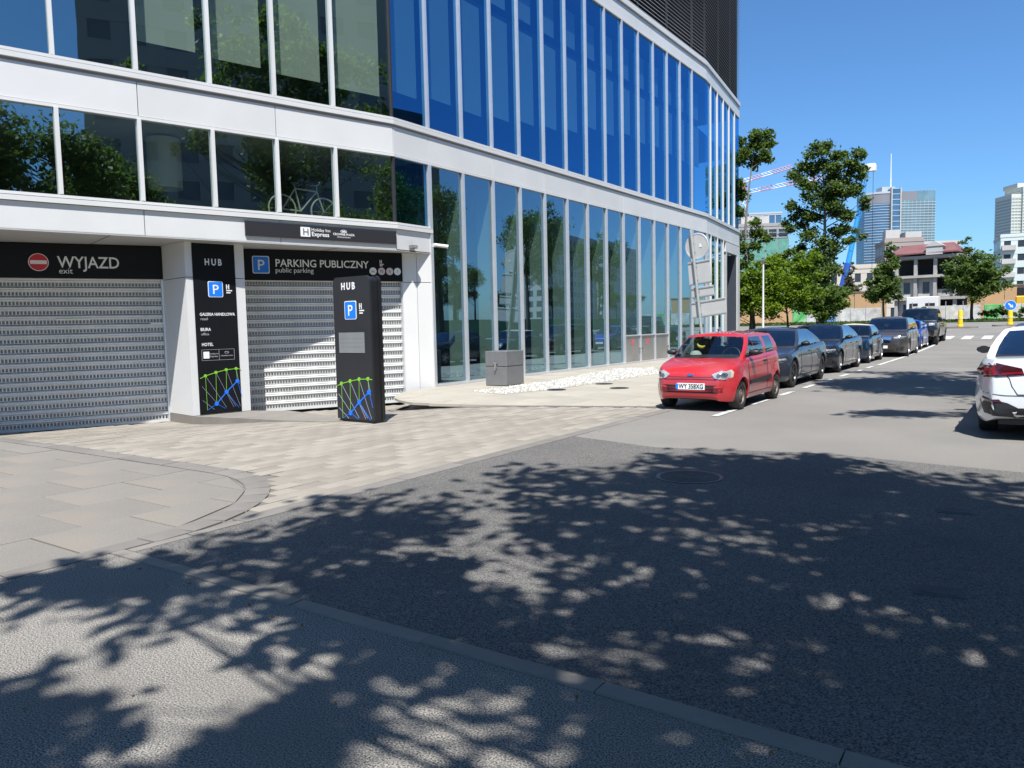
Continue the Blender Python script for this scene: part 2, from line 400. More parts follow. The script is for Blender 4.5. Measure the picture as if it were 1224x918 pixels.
for x0, y0, cut in cells:
    zs = [H(x, y) for x in (x0, x0 + PW) for y in (y0, y0 + PL)]; j = rng.uniform(-.0025, .0025)
    if not cut and max(zs) - min(zs) < .006 and n_ < 290:
        o = link('paver', pm, drive, (x0 + PW / 2, y0 + PL / 2, sum(zs) / 4 + j)); n_ += 1
    else:
        a, c, e, f = x0 + .004, x0 + PW - .004, y0 + .004, y0 + PL - .004
        if cut:   # half pavers along the borders
            for _ in range(8):
                if not in_paver(a, (e + f) / 2): a += .02
                if not in_paver(c, (e + f) / 2): c -= .02
                if not in_paver((a + c) / 2, e): e += .03
                if not in_paver((a + c) / 2, f): f -= .03
            if c - a < .04 or f - e < .04: continue
        P = [(a, e), (c, e), (c, f), (a, f)]
        rest.hexa([(x, y, H(x, y) + j - .05) for x, y in P] + [(x, y, H(x, y) + j) for x, y in P])
stuff(rest.build('small_pavers', paver_m, drive))

# ---- forecourt of pale slabs along the glass front
fore = structure(thing('forecourt'))
def in_fore(x, y):
    if not (-13.34 < x < -5.64): return False
    for (ax, ay), (bx, by) in zip(bnd, bnd[1:]):
        if ax <= x <= bx: return y > ay + (by - ay) * (x - ax) / (bx - ax) + .08
    return False
b = MB(); SW, SL = .7, .7; b.bbox(-SW / 2 + .005, SW / 2 - .005, -SL / 2 + .005, SL / 2 - .005, -.05, 0, .004); fm = b.mesh('slab', pale_slab)
rest = MB(); n_ = 0; cl = []
for i in range(11):
    for j in range(48):
        x0 = -5.64 - (i + 1) * SW; y0 = 11.9 + j * SL + (.35 if i % 2 else 0); cl.append((x0, y0))
cl.sort(key=lambda c: c[0] ** 2 + c[1] ** 2)
for x0, y0 in cl:
    if y0 + SL > 45: continue
    cs = [in_fore(x, y) for x in (x0 + .01, x0 + SW - .01) for y in (y0 + .01, y0 + SL - .01)]
    if all(cs) and n_ < 220: link('slab', fm, fore, (x0 + SW / 2, y0 + SL / 2, zg(y0) + rng.uniform(-.002, .002))); n_ += 1
    elif any(cs) or in_fore(x0 + SW / 2, y0 + SL / 2):
        a, c, e, f = x0 + .005, x0 + SW - .005, y0 + .005, y0 + SL - .005
        a = max(a, -13.33)
        P = [(a, e), (c, e), (c, f), (a, f)]
        if not all(cs):
            q = []
            for s0, s1 in zip(P, P[1:] + P[:1]):
                for t in range(4): q.append((s0[0] + (s1[0] - s0[0]) * t / 4, s0[1] + (s1[1] - s0[1]) * t / 4))
            P = clip(q, lambda p: in_fore(*p), bis)
            if len(P) < 3: continue
        j = rng.uniform(-.002, .002); rest.prism(P, -.05, j)
stuff(rest.build('far_slabs', pale_slab, fore))

# white gravel strip before the glass
gp = [(-11.5, 14.95), (-10.3, 14.5), (-9.85, 16.4), (-9.75, 22.4), (-11.2, 25.2), (-12.3, 24.2), (-11.35, 18.4)]
def in_poly(x, y, P):
    c = False
    for i in range(len(P)):
        (x0, y0), (x1, y1) = P[i - 1], P[i]
        if (y0 > y) != (y1 > y) and x < (x1 - x0) * (y - y0) / (y1 - y0) + x0: c = not c
    return c
gb = MB(); gb.prism(gp, -.03, .008); gb.cur = 1
for _ in range(4200):
    x, y = rng.uniform(-12.6, -9.5), rng.uniform(14.3, 25.4)
    if not in_poly(x, y, gp): continue
    s_ = rng.uniform(.018, .045); a = rng.uniform(0, 6.28); q = [(x + s_ * math.cos(a + k * 2.1), y + s_ * math.sin(a + k * 2.1), .008) for k in range(3)] + [(x + rng.uniform(-.01, .01), y, .012 + s_ * .9)]
    gb.add(q, [(0, 1, 3), (1, 2, 3), (2, 0, 3)])
g_ = gb.build('gravel', [pale_slab, gravel_m]); tag(g_, 'strip of white gravel on the forecourt in front of the glass', 'gravel', kind='stuff')
# round dark discs in the forecourt
for i, (x, y, lab) in enumerate([(-9.76, 16.08, 'dark round disc nearest the grey metal box'), (-9.5, 18.1, 'dark round disc on the gravel beyond the grey metal box'), (-8.52, 17.04, 'dark round disc nearest the red car')]):
    t = thing('ground_disc', (x, y, .004), 0, lab, 'ground plate', 'round discs in the forecourt')
    b = MB(); b.lathe([(.24, -.03), (.24, .006), (.20, .010), (.19, .006), (.0, .006)], 24); b.build('rim', rim_dark, t, True)
    b = MB(); b.lathe([(.185, .0), (.185, .011), (.17, .013), (0, .013)], 20); b.build('lid', trim_blk, t, True)

# road markings
mk = structure(thing('road_marking'))
def mark(x0, x1, y0, y1, z=.010):
    b = MB(); ys_ = lin(y0, y1, max(1, int((y1 - y0) / 3))); n0 = len(ys_)
    vs = [(x, y, zg(y) + z) for y in ys_ for x in (x0, x1)]
    b.add(vs, [(2 * i, 2 * i + 1, 2 * i + 3, 2 * i + 2) for i in range(n0 - 1)]); b.build('painted_line', paint_white, mk)
for k in range(8): mark(-4.51, -4.39, 12.45 + 2 * k, 13.5 + 2 * k)
mark(-4.47, -4.33, 28.3, 47.0)
for k in range(9): mark(-4.6 + k * 1.0, -4.1 + k * 1.0, 50.5, 54.0)
mark(-1.0, 3.0, 48.3, 48.7)
# tar seams and old joints in the worn asphalt
def seam(pts_, w):
    b = MB(); rs = random.Random(len(pts_)); P = []
    for (x0, y0), (x1, y1) in zip(pts_, pts_[1:]):
        n = max(2, int(math.hypot(x1 - x0, y1 - y0) / .35))
        P += [(x0 + (x1 - x0) * i / n + rs.uniform(-.02, .02), y0 + (y1 - y0) * i / n + rs.uniform(-.02, .02)) for i in range(n)]
    for i in range(len(P) - 1):
        (ax, ay), (bx, by) = P[i], P[i + 1]; d = math.hypot(bx - ax, by - ay); nx, ny = -(by - ay) / d * w / 2, (bx - ax) / d * w / 2; z = .008
        b.add([(ax + nx, ay + ny, zg(ay) + z), (bx + nx, by + ny, zg(by) + z), (bx - nx, by - ny, zg(by) + z), (ax - nx, ay - ny, zg(ay) + z)], [(0, 3, 2, 1)])
    b.build('tar_seam', mat('tar', (.035, .035, .036), .55), road)
seam([(-5.3, 17.8), (-3.4, 17.6), (-1.6, 17.9), (3, 17.7)], .016); seam([(-4.2, 28), (-1.5, 28.2), (3, 28.1)], .02)
# manhole and drain covers
t = thing('manhole_cover', (-2.92, 7.42, .006), .3, 'round cast iron manhole cover in the dark asphalt', 'manhole cover')
b = MB(); b.lathe([(.34, -.05), (.34, .004), (.31, .006), (.305, .001), (.0, .001)], 36); b.build('frame', rim_dark, t, True)
b = MB()
for r_ in (.08, .14, .20, .26): b.lathe([(r_, 0), (r_, .007), (r_ + .035, .007), (r_ + .035, 0)], 32, closed=True)
for k in range(8):
    a = k * PI / 4; b.box(-.012, .012, .05, .29, .0, .006, Matrix.Rotation(a, 4, 'Z'))
b.build('ribs', mat('cast_iron', (.06, .058, .056), .75, 0, var=.3, vscale=9), t)
b = MB(); b.lathe([(.30, -.02), (.30, .0045), (0, .0045)], 32); b.build('lid', mat('cast_iron', (.05, .05, .05)), t)
for (x, y, lab) in [(-.52, 7.1, 'small dark iron valve cover in the road, farther of two'), (-.44, 4.95, 'small dark iron valve cover in the road, nearer of two')]:
    t = thing('valve_cover', (x, y, .005), .2, lab, 'valve cover', 'small covers in the road')
    b = MB(); b.bbox(-.13, .13, -.09, .09, -.04, .005, .003); b.build('frame', mat('cast_iron', (.05, .05, .05)), t)
    b = MB(); b.bbox(-.1, .1, -.06, .06, -.03, .009, .003); b.build('lid', mat('cast_iron', (.05, .05, .05)), t)
# ------------------------------------------------------------------ the office building
bld = thing('office_building', (-13.38, 14.39, 0), 0, 'long white and blue glass office building curving along the street on the left', 'building')
BI = Matrix.Translation((13.38, -14.39, 0))
class Fac:
    def __init__(s, o, ang):
        s.o = Vector((o[0], o[1], 0)); s.d = Vector((math.sin(R(ang)), math.cos(R(ang)), 0)); s.n = Vector((s.d.y, -s.d.x, 0))
    def P(s, a, z, o=0.0): v = s.o + s.d * a + s.n * o; return Vector((v.x, v.y, z))
    def box(s, mb, a0, a1, z0, z1, o0, o1):   # o0 inner, o1 outer
        mb.hexa([s.P(a0, z0, o1), s.P(a1, z0, o1), s.P(a1, z0, o0), s.P(a0, z0, o0), s.P(a0, z1, o1), s.P(a1, z1, o1), s.P(a1, z1, o0), s.P(a0, z1, o0)]); return mb
    def part(s, name, m, a0, a1, z0, z1, o0, o1, parent=None):
        b = MB(); s.box(b, a0, a1, z0, z1, o0, o1); return put(b, name, m, parent)
    def frame(s, a, z, o): return frame(s.P(a, z, o), s.d)
def put(b, name, m, parent=None, smooth=False):
    """a part of the building, its vertices stored relative to the building's base"""
    if parent is None:
        b.v = [tuple(Vector(v) - bld.location) for v in b.v]; return b.build(name, m, bld, smooth)
    return b.build(name, m, parent, smooth)
FA = Fac((-13.38, 14.39), 15.5); FB = Fac((-13.38, 14.39), 0); FC = Fac((-13.38, 36.38), -7); FD = Fac((DP0.x, DP0.y), 26.4)
mA = [-13.15, -11.7, -10.25, -8.8, -7.36, -5.91, -4.46, -3.04, -1.6, 0]
mBs = [0, 1.35] + [2.79 + 1.445 * k for k in range(13)] + [21.99]
mC = [0, .9, 2.35, 3.75, 5.2, 6.65, 8.1]
rb = random.Random(11)
# levels
Z_SOF, Z_L0, Z_L1, Z_G0, Z_G1, Z_S0, Z_S1, Z_U0, Z_U1, Z_T0, Z_T1, Z_LV = 3.58, 4.11, 4.27, 4.285, 5.90, 5.97, 6.63, 6.86, 13.18, 13.26, 13.78, 14.05
def pane(F, a0, a1, z0, z1, m, o=-.05):
    b = MB(); t = rb.uniform(-.0035, .0035); q = rb.uniform(-.003, .003)
    b.add([F.P(a0, z0, o - t), F.P(a1, z0, o + t), F.P(a1, z1, o + t + q), F.P(a0, z1, o - t + q)], [(0, 1, 2, 3)]); return put(b, 'glass_pane', m)
def band(F, a0, a1, z0, z1, joints, prot=0.0):
    """white spandrel panels, one part per panel, with open joints"""
    js = [a0] + [j for j in joints if a0 + .2 < j < a1 - .2] + [a1]
    for x, y in zip(js, js[1:]): F.part('spandrel_panel', white_metal, x + .008, y - .008, z0, z1, -.12, prot)
    F.part('joint_backing', dark_seal, a0, a1, z0 + .01, z1 - .01, -.2, -.121)
def ledge(F, a0, a1, z0, z1, pr=.05):
    zm = z0 + (z1 - z0) * .62
    F.part('ledge', white_metal, a0, a1, z0, zm - .006, -.12, pr); F.part('sill', white_metal, a0, a1, zm + .006, z1, -.12, pr - .012)
    F.part('ledge_groove', dark_seal, a0, a1, zm - .008, zm + .008, -.12, pr - .03)
def mull(F, a, z0, z1, w=.075, o=.035): F.part('mullion', grey_metal if F is FB else white_metal, a - w / 2, a + w / 2, z0, z1, -.14, o)

for F, ms, jn in ((FA, mA, mA[1::2]), (FB, mBs, mBs[1::2]), (FC, mC, [2.35, 5.2])):
    a0, a1 = ms[0], ms[-1]
    if F is FA: a1 -= .002
    # bands and ledges
    if F is FA: band(F, a0, a1, Z_SOF, Z_L0 - .01, jn)
    elif F is FB: band(F, .002, 1.35, Z_SOF, Z_L0 - .01, [])
    if F is FA: ledge(F, a0, a1 + .03, Z_L0, Z_L1)
    if F is FB: ledge(F, .035, 1.39, Z_L0, Z_L1)
    band(F, a0, a1, Z_S0, Z_S1, jn); ledge(F, a0, a1, Z_S1 + .06, Z_U0 - .005)
    F.part('ledge_shade_strip', louvre_m, a0, a1, Z_S1, Z_S1 + .06, -.2, -.03)  # grey strip standing in for the shadow under the ledge
    band(F, a0, a1, Z_T0, Z_T1, jn); ledge(F, a0, a1, Z_T1 + .06, Z_LV, .06)
    F.part('ledge_shade_strip', louvre_m, a0, a1, Z_T1, Z_T1 + .06, -.2, -.03)  # top ledge: its shadow as a grey strip too
    gm = {id(FA): glass_a, id(FB): glass_up, id(FC): glass_up}[id(F)]
    for x, y in zip(ms, ms[1:]): pane(F, x, y, Z_U0, Z_U1, gm)
    for x in ms[1:-1]: mull(F, x, Z_U0, Z_U1)
    F.part('head_rail', white_metal, a0, a1, Z_U1, Z_T0 - .005, -.14, .02)
    F.part('head_rail', white_metal, a0, a1, Z_G1, Z_S0 - .012, -.14, .02)
for a in (0,): FB.part('corner_seam', dark_seal, -.015, .03, Z_U0, Z_U1, -.1, .012); FB.part('corner_seam', dark_seal, -.015, .03, Z_G0, Z_G1, -.1, .012)
# lower windows of the garage wing, and the first bay round the corner
for x, y in zip(mA, mA[1:]): pane(FA, x, y, Z_G0, Z_G1, glass_a)
for x in mA[1:-1]: mull(FA, x, Z_G0, Z_G1)
pane(FB, 0, 1.35, Z_G0, Z_G1, glass_up)
# ground floor glazing of the long front
for i, (x, y) in enumerate(zip(mBs[1:], mBs[2:])):
    z0 = 1.12 if 8 <= i <= 10 else .07
    pane(FB, x, y, z0, Z_G1, glass_lo)
for i, x in enumerate(mBs[1:]): mull(FB, x, 0.0, Z_G1, .08 if i else .10, .04)
FB.part('plinth', grey_metal, 1.36, 21.99, -.05, .07, -.14, .02)
xs_ = mBs[9:13]
FB.part('transom', grey_metal, xs_[0] + .04, xs_[-1] - .04, 1.09, 1.14, -.14, .03)
for k, (x, y) in enumerate(zip(xs_, xs_[1:])):
    d_ = FB.part('steel_door', steel, x + .05, y - .05, .08, 1.085, -.08, -.01)
    hb = MB(); FB.box(hb, (y if k != 1 else x) - .18 + (0 if k != 1 else .26), (y if k != 1 else x) - .10 + (0 if k != 1 else .26), .52, .60, -.01, .05); hb.v = [tuple(Vector(v) - bld.location) for v in hb.v]; hb.build('handle', chrome, d_)
    if k < 2:
        nb = MB(); FB.box(nb, (x + y) / 2 - .09, (x + y) / 2 + .09, .72, .98, -.009, -.004); nb.v = [tuple(Vector(v) - bld.location) for v in nb.v]; nb.build('red_notice', mat('notice_red', (.6, .10, .10), .6, var=.6, vscale=18), d_)
# fins behind the glass
for x in mBs[2:-1]: FB.part('glass_fin', fin_m, x - .025, x + .015, .08, 5.75, -.62, -.16)
# end facade: ground floor glass, doorway, corner post
for x, y in zip(mC, mC[1:]):
    if y <= 5.0: pane(FC, x, y, .07, Z_G1, glass_lo)
for x in mC[1:4]: mull(FC, x, 0, Z_G1, .07)
FC.part('plinth', grey_metal, .03, 4.5, -.05, .07, -.14, .02)
FC.part('door_jamb', grey_metal, 4.48, 4.6, 0, 5.35, -.9, .02); FC.part('door_head', white_metal, 4.4, 8.1, 5.35, Z_G1 + .01, -.3, .01)
FC.part('doorway', mat('door_panel', (.05, .06, .075), .4), 4.6, 7.1, 0, 5.34, -.98, -.9)
FC.part('corner_post', white_metal, 7.35, 8.1, -.05, 5.34, -.3, .02); FC.part('door_reveal', mat('door_panel', (.05, .06, .075), .4), 7.1, 7.35, 0, 5.34, -.98, -.02)
# soffit over the garage entrance
so = [FA.P(-13.1, 0, -.0), FA.P(0, 0, -.0), FB.P(1.33, 0, -.0), Vector((-14.3, 15.4, 0)), FD.P(-6, 0, -.4)]
b = MB(); b.prism([(p.x, p.y) for p in so], 3.565, 3.60); put(b, 'soffit', mat('soffit_panel', (.42, .42, .41), .6, var=.06))
for s_ in (-11.5, -6.55, -1.6):
    b = MB(); q = FA.P(s_, 0); FA.box(b, s_ - .006, s_ + .006, 3.560, 3.566, -3.2, -.01); put(b, 'soffit_joint', dark_seal)
# wall beside the right garage door (two panels) and its upper joint
w0, w1 = FD.P(8.84, 0, .0), FB.P(1.30, 0, 0)
FW = Fac((w0.x, w0.y), math.degrees(math.atan2(w1.x - w0.x, w1.y - w0.y))); Lw = (w1 - w0).length
for a, c in ((.0, Lw * .5 - .006), (Lw * .5 + .006, Lw)):
    FW.part('wall_panel', white_metal, a, c, -.45, 2.80, -.15, 0); FW.part('wall_panel', white_metal, a, c, 2.815, 3.56, -.15, 0)
FW.part('joint_backing', dark_seal, 0, Lw, -.4, 3.5, -.2, -.151)
FD.part('wall_panel', white_metal, -7, -1.55, -.5, 3.56, -.3, .02)
# garage doors: each slat a part
def garage_door(s0, s1, z0, z1):
    d_ = FD.P(s0, 0, -.12)
    root = MB(); FD.box(root, s0 - .03, s0 + .02, z0 - .2, z1, -.2, -.02); FD.box(root, s1 - .02, s1 + .03, z0 - .2, z1, -.2, -.02)
    FD.box(root, s0, s1, z1, z1 + .05, -.3, -.02)
    g = put(root, 'garage_door', grey_metal)
    pitch_ = .20; n = int(round((z1 - z0) / pitch_)); W_ = s1 - s0 - .05
    sl = MB()   # one slat in local facade coordinates: solid curved lath above, perforated strip below
    m_ = Matrix((FD.d, Vector((0, 0, 1)), FD.n)).transposed().to_4x4()
    def fb(x0, x1, y0, y1, o0, o1): sl.box(x0, x1, y0, y1, o0, o1, m_)
    # lath profile
    prof = [(.0, .0), (.018, .012), (.030, .030), (.022, .055), (.03, .075), (.012, .092), (.0, .098)]
    for (oa, za), (ob, zb) in zip(prof, prof[1:]):
        sl.add([m_ @ Vector((0, .09 + za, oa)), m_ @ Vector((W_, .09 + za, oa)), m_ @ Vector((W_, .09 + zb, ob)), m_ @ Vector((0, .09 + zb, ob))], [(0, 1, 2, 3)])
    fb(0, W_, .004, .013, .0, .010); fb(0, W_, .083, .092, .0, .010)
    k = int(W_ / .066)
    for i in range(k + 1):
        x = i * W_ / k; fb(max(0, x - .0115), min(W_, x + .0115), .013, .083, 0, .008)
    data = None
    for i in range(n):
        z = z0 + i * pitch_
        if data is None: data = sl.mesh('slat', shutter_m)
        p = FD.P(s0 + .025, z, -.10) - bld.location; link('slat', data, g, p)
    b = MB(); FD.box(b, s0 + .02, s1 - .02, z0, z1 - .04, -.15, -.125); b.v = [tuple(Vector(v) - bld.location) for v in b.v]; b.build('dark_lining', mat('shutter_gap', (.33, .33, .315), .8), g)
    b = MB(); FD.box(b, s0 + .02, s1 - .02, z0 - .06, z0 - .003, -.14, -.07); b.v = [tuple(Vector(v) - bld.location) for v in b.v]; b.build('bottom_rail', shutter_m, g)
    return g
g1 = garage_door(-1.5, 3.08, -.35, 2.82); g2 = garage_door(4.83, 8.82, -.29, 2.82)
lampm = mat('strip_pale', (.8, .78, .6), .4)  # plain pale yellow for thin strips on the shutters
for gd, s0, s1, z in ((g1, .98, 1.62, 1.93), (g1, 2.8, 3.07, 1.82), (g2, 5.42, 5.98, 1.80)):
    b = MB(); FD.box(b, s0, s1, z, z + .035, -.09, -.06); b.v = [tuple(Vector(v) - bld.location) for v in b.v]; b.build('pale_strip', lampm, gd)
# column between the doors
FK = Fac((-15.03, 9.83), 12)
bl, br = FD.P(3.10, 0, .0), FD.P(4.81, 0, .0)
def colpoly(g): return [(p.x, p.y) for p in (FK.P(-.22 - g, 0, g), FK.P(1.09 + g, 0, g), Vector(br) + Vector((g, g, 0)), Vector(bl) - Vector((0, g, 0)))]
for z0, z1 in ((-.20, 2.795), (2.81, 3.562)):
    b = MB(); b.prism(colpoly(0), z0, z1); put(b, 'entrance_column', white_metal)
b = MB(); b.prism(colpoly(-.02), 2.7, 2.9); put(b, 'joint_backing', dark_seal)
b = MB(); b.prism(colpoly(.012), -.55, -.21); put(b, 'column_plinth', concrete)
b = MB(); b.prism(colpoly(-.02), -.215, -.195); put(b, 'joint_backing', dark_seal)
# raised island between the two ramps
b = MB(); P = [FK.P(-.24, 0, .03), Vector((-13.2, 9.22, 0)), Vector((-11.4, 9.0, 0)), Vector((-10.25, 9.0, 0)), Vector((-9.95, 9.2, 0)), Vector((-10.3, 9.5, 0)), Vector((-11.8, 10.05, 0)), Vector((-13.3, 10.75, 0)), FK.P(1.11, 0, .03)]
zt = [-.205, -.10, -.03, .006, .008, .006, -.03, -.12, -.205]
n = len(P); b.add([(p.x, p.y, -.6) for p in P] + [(p.x, p.y, z) for p, z in zip(P, zt)], [(i, (i + 1) % n, n + (i + 1) % n, n + i) for i in range(n)] + [tuple(range(n, 2 * n))])
structure(b.build('ramp_island', concrete))

# louvred upper storeys: fine horizontal slats before a dark wall
for F, a0, a1 in ((FA, -13, 0), (FB, 0, 21.99), (FC, 0, 8.1)):
    b = MB()
    for k in range(62):
        z = Z_LV + .05 + k * .16
        b.add([F.P(a0, z, .02), F.P(a1, z, .02), F.P(a1, z + .075, -.045), F.P(a0, z + .075, -.045), F.P(a0, z - .012, .02), F.P(a1, z - .012, .02), F.P(a1, z + .06, -.05), F.P(a0, z + .06, -.05)], [(0, 1, 2, 3), (7, 6, 5, 4), (4, 5, 1, 0)])
    stuff(put(b, 'louvre_slats', louvre_m))
    for i in range(int((a1 - a0) / 2.9) + 1):
        F.part('louvre_post', louvre_m, a0 + 2.9 * i, a0 + 2.9 * i + .05, Z_LV, Z_LV + 10, -.12, -.055)
def foot(ins):   # building outline set back from its faces
    k1 = FA.P(-13.1, 0, -ins); c1 = Vector((-13.38 - ins, 14.39, 0)); c2 = Vector((-13.38 - ins, 36.38, 0)); c3 = FC.P(8.08, 0, -ins)
    return [(k1.x, k1.y), (c1.x, c1.y), (c2.x, c2.y), (c3.x, c3.y)]
def slab(name, ins, z0, z1, m, depth=14):
    f = foot(ins); b = MB(); b.prism(f + [(-30, 46), (-34, 20), (f[0][0] - depth, f[0][1] + 3)], z0, z1); return put(b, name, m)
slab('upper_core', .14, Z_LV + .01, Z_LV + 10, louvre_back)
slab('floor_slab', .22, 6.0, 6.84, ceiling_m); slab('floor_slab', .75, 11.0, 11.32, ceiling_m); slab('floor_slab', .22, 13.2, 14.0, ceiling_m)
# raised floor of the garage wing windows
q = [FA.P(-13.1, 0, -.16), FA.P(-.02, 0, -.16), FB.P(1.3, 0, -.16), Vector((-16, 16.2, 0)), Vector((-28, 14, 0)), FA.P(-13.1, 0, -9)]
b = MB(); b.prism([(p.x, p.y) for p in q], 3.62, 4.10); put(b, 'floor_slab', ceiling_m)
b = MB(); b.prism([(-13.5, 15.9), (-13.5, 36.3), (-14.5, 44.3), (-22, 44), (-20, 16.3)], -.1, .03); put(b, 'lobby_floor', mat('lobby_floor', (.20, .20, .19), .3))
b = MB(); b.prism([(-20.3, 15.8), (-20, 44.5), (-20.4, 44.5), (-20.8, 15.8)], -.1, 13.2); put(b, 'inner_wall', interior)
b = MB(); b.prism([(-13.9, 35.9), (-20.3, 35.9), (-20.3, 36.1), (-13.9, 36.1)], 6.85, 13.19); put(b, 'inner_wall', interior_dk)  # partition added to block bright sky seen through the end glazing
b = MB(); b.prism([(-13.75, 15.68), (-20.3, 15.9), (-20.3, 16.1), (-13.75, 15.88)], -.1, 6.0); put(b, 'inner_wall', interior_dk)
q = [FA.P(-13.1, 0, -6), FA.P(2, 0, -6), FA.P(2, 0, -6.3), FA.P(-13.1, 0, -6.3)]
b = MB(); b.prism([(p.x, p.y) for p in q], 4.1, 13.2); put(b, 'inner_wall', interior_dk)
q = [FA.P(-13.1, 0, -.2), FA.P(-13.1, 0, -6.3), FA.P(-13.3, 0, -6.3), FA.P(-13.3, 0, -.2)]
b = MB(); b.prism([(p.x, p.y) for p in q], -.5, 14); put(b, 'inner_wall', interior_dk)
# dark garage behind the doors
q = [FD.P(-7, 0, -.4), FD.P(9, 0, -.4), FD.P(9, 0, -.6), FD.P(-7, 0, -.6)]
b = MB(); b.prism([(p.x, p.y) for p in q], -.6, 3.56); put(b, 'garage_wall', interior_dk)
# roller blinds
for (x, y), zb in zip(zip(mA[5:], mA[6:]), (7.55, 7.5, 7.45, 7.4)): FA.part('roller_blind', blind_m, x + .13, y - .17, zb, 13.1, -.30, -.29)
for i, (x, y) in enumerate(zip(mBs, mBs[1:])):
    zb = 7.75 + max(0, min(i, 9) - 2) * .2 + rb.uniform(-.1, .1)
    FB.part('roller_blind', blind_m, x + .42, y + .06, zb, 10.95, -.42, -.41)
    if i > 1: FB.part('roller_blind', blind_m, x + .42, y - .02, 11.32 + .0, 12.55, -.42, -.41)
# pale drum lamp and column inside the wing
b = MB(); c = FA.P(-5.0, 0, -1.6); b.lathe([(.36, 4.85), (.36, 5.95), (.34, 5.95), (.34, 4.85)], 28, Matrix.Translation((c.x, c.y, 0)), True); put(b, 'lamp_drum', blind_m, None, True)

# ------------------------------------------------------------------ signs fixed to the building
def board(name, F, a0, a1, z0, z1, o, th, m, label, cat, group=None):
    base = F.P(a0, z0, o); t = thing(name, base, 0, label, cat, group)
    b = MB(); F.box(b, a0, a1, z0, z1, o, o + th); b.v = [tuple(Vector(v) - base) for v in b.v]; b.build('board', m, t)
    def fr(a, z, e=.003): 
        M_ = F.frame(a, z, o + th + e); M_.translation -= base; return M_
    return t, fr
def disc(M_, r_, th, m, parent, name, n=28):
    b = MB(); b.lathe([(r_, -.01), (r_, th), (0, th)], n, M_); return b.build(name, m, parent)
def rrect(w, h, r_, n=5):
    pts = []
    for cx, cy, a0 in ((w / 2 - r_, -h / 2 + r_, -90), (w / 2 - r_, h / 2 - r_, 0), (-w / 2 + r_, h / 2 - r_, 90), (-w / 2 + r_, -h / 2 + r_, 180)):
        for k in range(n + 1): a = R(a0 + 90 * k / n); pts.append((cx + r_ * math.cos(a), cy + r_ * math.sin(a)))
    return pts
def parking_symbol(M_, w, parent):
    b = MB(); b.prism(rrect(w, w * 1.05, w * .1), -.004, .004, M_); p = b.build('symbol_border', letter_white, parent)
    b = MB(); b.prism(rrect(w * .91, w * .96, w * .08), .0, .007, M_); b.build('parking_symbol', sign_blue, parent)
    text('P', w * .88, M_ @ Matrix.Translation((-.01 * w, -w * .31, .008)), letter_white, parent, align='CENTER', bold=.004 * w)
def plug_icon(M_, s_, parent, m=letter_white):
    b = MB(); b.box(-.5 * s_, -.32 * s_, 0, s_, 0, .003, M_); b.box(-.05 * s_, .13 * s_, 0, s_, 0, .003, M_); b.box(-.5 * s_, .13 * s_, .45 * s_, .58 * s_, 0, .004, M_)
    for k in (0, 1): b.box(-.5 * s_, (.7 - .35 * k) * s_, (-.35 - .42 * k) * s_, (-.13 - .42 * k) * s_, 0, .003, M_)
    return b.build('small_icon', m, parent)
t, fr = board('exit_sign', FD, -1.5, 3.08, 2.825, 3.55, -.02, .05, black_panel, 'black exit board with a round no entry symbol over the left garage door', 'sign')
disc(fr(.725, 3.155), .185, .006, letter_white, t, 'symbol_border'); disc(fr(.725, 3.155), .172, .009, sign_red, t, 'no_entry_disc')
b = MB(); b.box(-.150, .150, -.038, .038, .0, .012, fr(.725, 3.155)); b.build('no_entry_bar', letter_white, t)
text('WYJAZD', .345, fr(1.07, 3.05), letter_white, t, xs=.86, bold=.004); text('exit', .17, fr(1.08, 2.925), letter_white, t)
t, fr = board('parking_sign', FD, 4.83, 8.83, 2.825, 3.55, -.02, .05, black_panel, 'black public parking board over the right garage door', 'sign')
parking_symbol(fr(5.25, 3.19), .395, t)
text('PARKING PUBLICZNY', .255, fr(5.58, 3.155), letter_white, t, xs=.94, bold=.003); text('public parking', .165, fr(5.58, 3.015), letter_white, t)
plug_icon(fr(8.26, 3.28), .09, t)
for k, (a, ch) in enumerate(((8.03, 'LPG'), (8.26, 'T5'), (8.48, 'h'), (8.69, '!'))):
    disc(fr(a, 3.08), .095, .005, mat('badge_pale', (.6, .52, .52), .5) if k in (1, 2) else letter_white, t, 'round_badge', 20)
    text(ch, .09 if k else .06, fr(a, 3.05, .010), black_panel, t, align='CENTER')
t, fr = board('hotel_sign', FA, -3.86, -.02, 3.715, 4.035, .0, .045, mat('sign_charcoal', (.022, .022, .026), .5), 'long charcoal hotel name band on the white fascia above the right garage door', 'sign')
for c_ in (): pass
b = MB(); b.prism(rrect(.24, .22, .015), 0, .004, fr(-2.46, 3.875)); b.build('logo_square', letter_white, t)
text('H', .22, fr(-2.45, 3.80, .008), mat('sign_charcoal', (0, 0, 0)), t, align='CENTER')
text('Holiday Inn', .105, fr(-2.31, 3.90), letter_white, t); text('Express', .14, fr(-2.31, 3.79), letter_white, t, xs=1.02, bold=.002)
b = MB()
for s_ in (1, -1):
    pts = [(.075 * s_ * math.cos(x) - .0 + .0, .028 * math.sin(x)) for x in lin(0, 2 * PI, 18)[:-1]]
b.tube([fr(-1.48, 3.94) @ Vector((.08 * math.cos(x), .032 * math.sin(x), .002)) for x in lin(0, 2 * PI, 20)], .006, 5); b.box(-.045, .045, -.012, .012, 0, .004, fr(-1.48, 3.94)); b.build('emblem', letter_white, t)
text('CROWNE PLAZA', .075, fr(-1.48, 3.845), letter_white, t, align='CENTER', xs=.98, bold=.001); text('HOTELS & RESORTS', .04, fr(-1.48, 3.79), letter_white, t, align='CENTER')

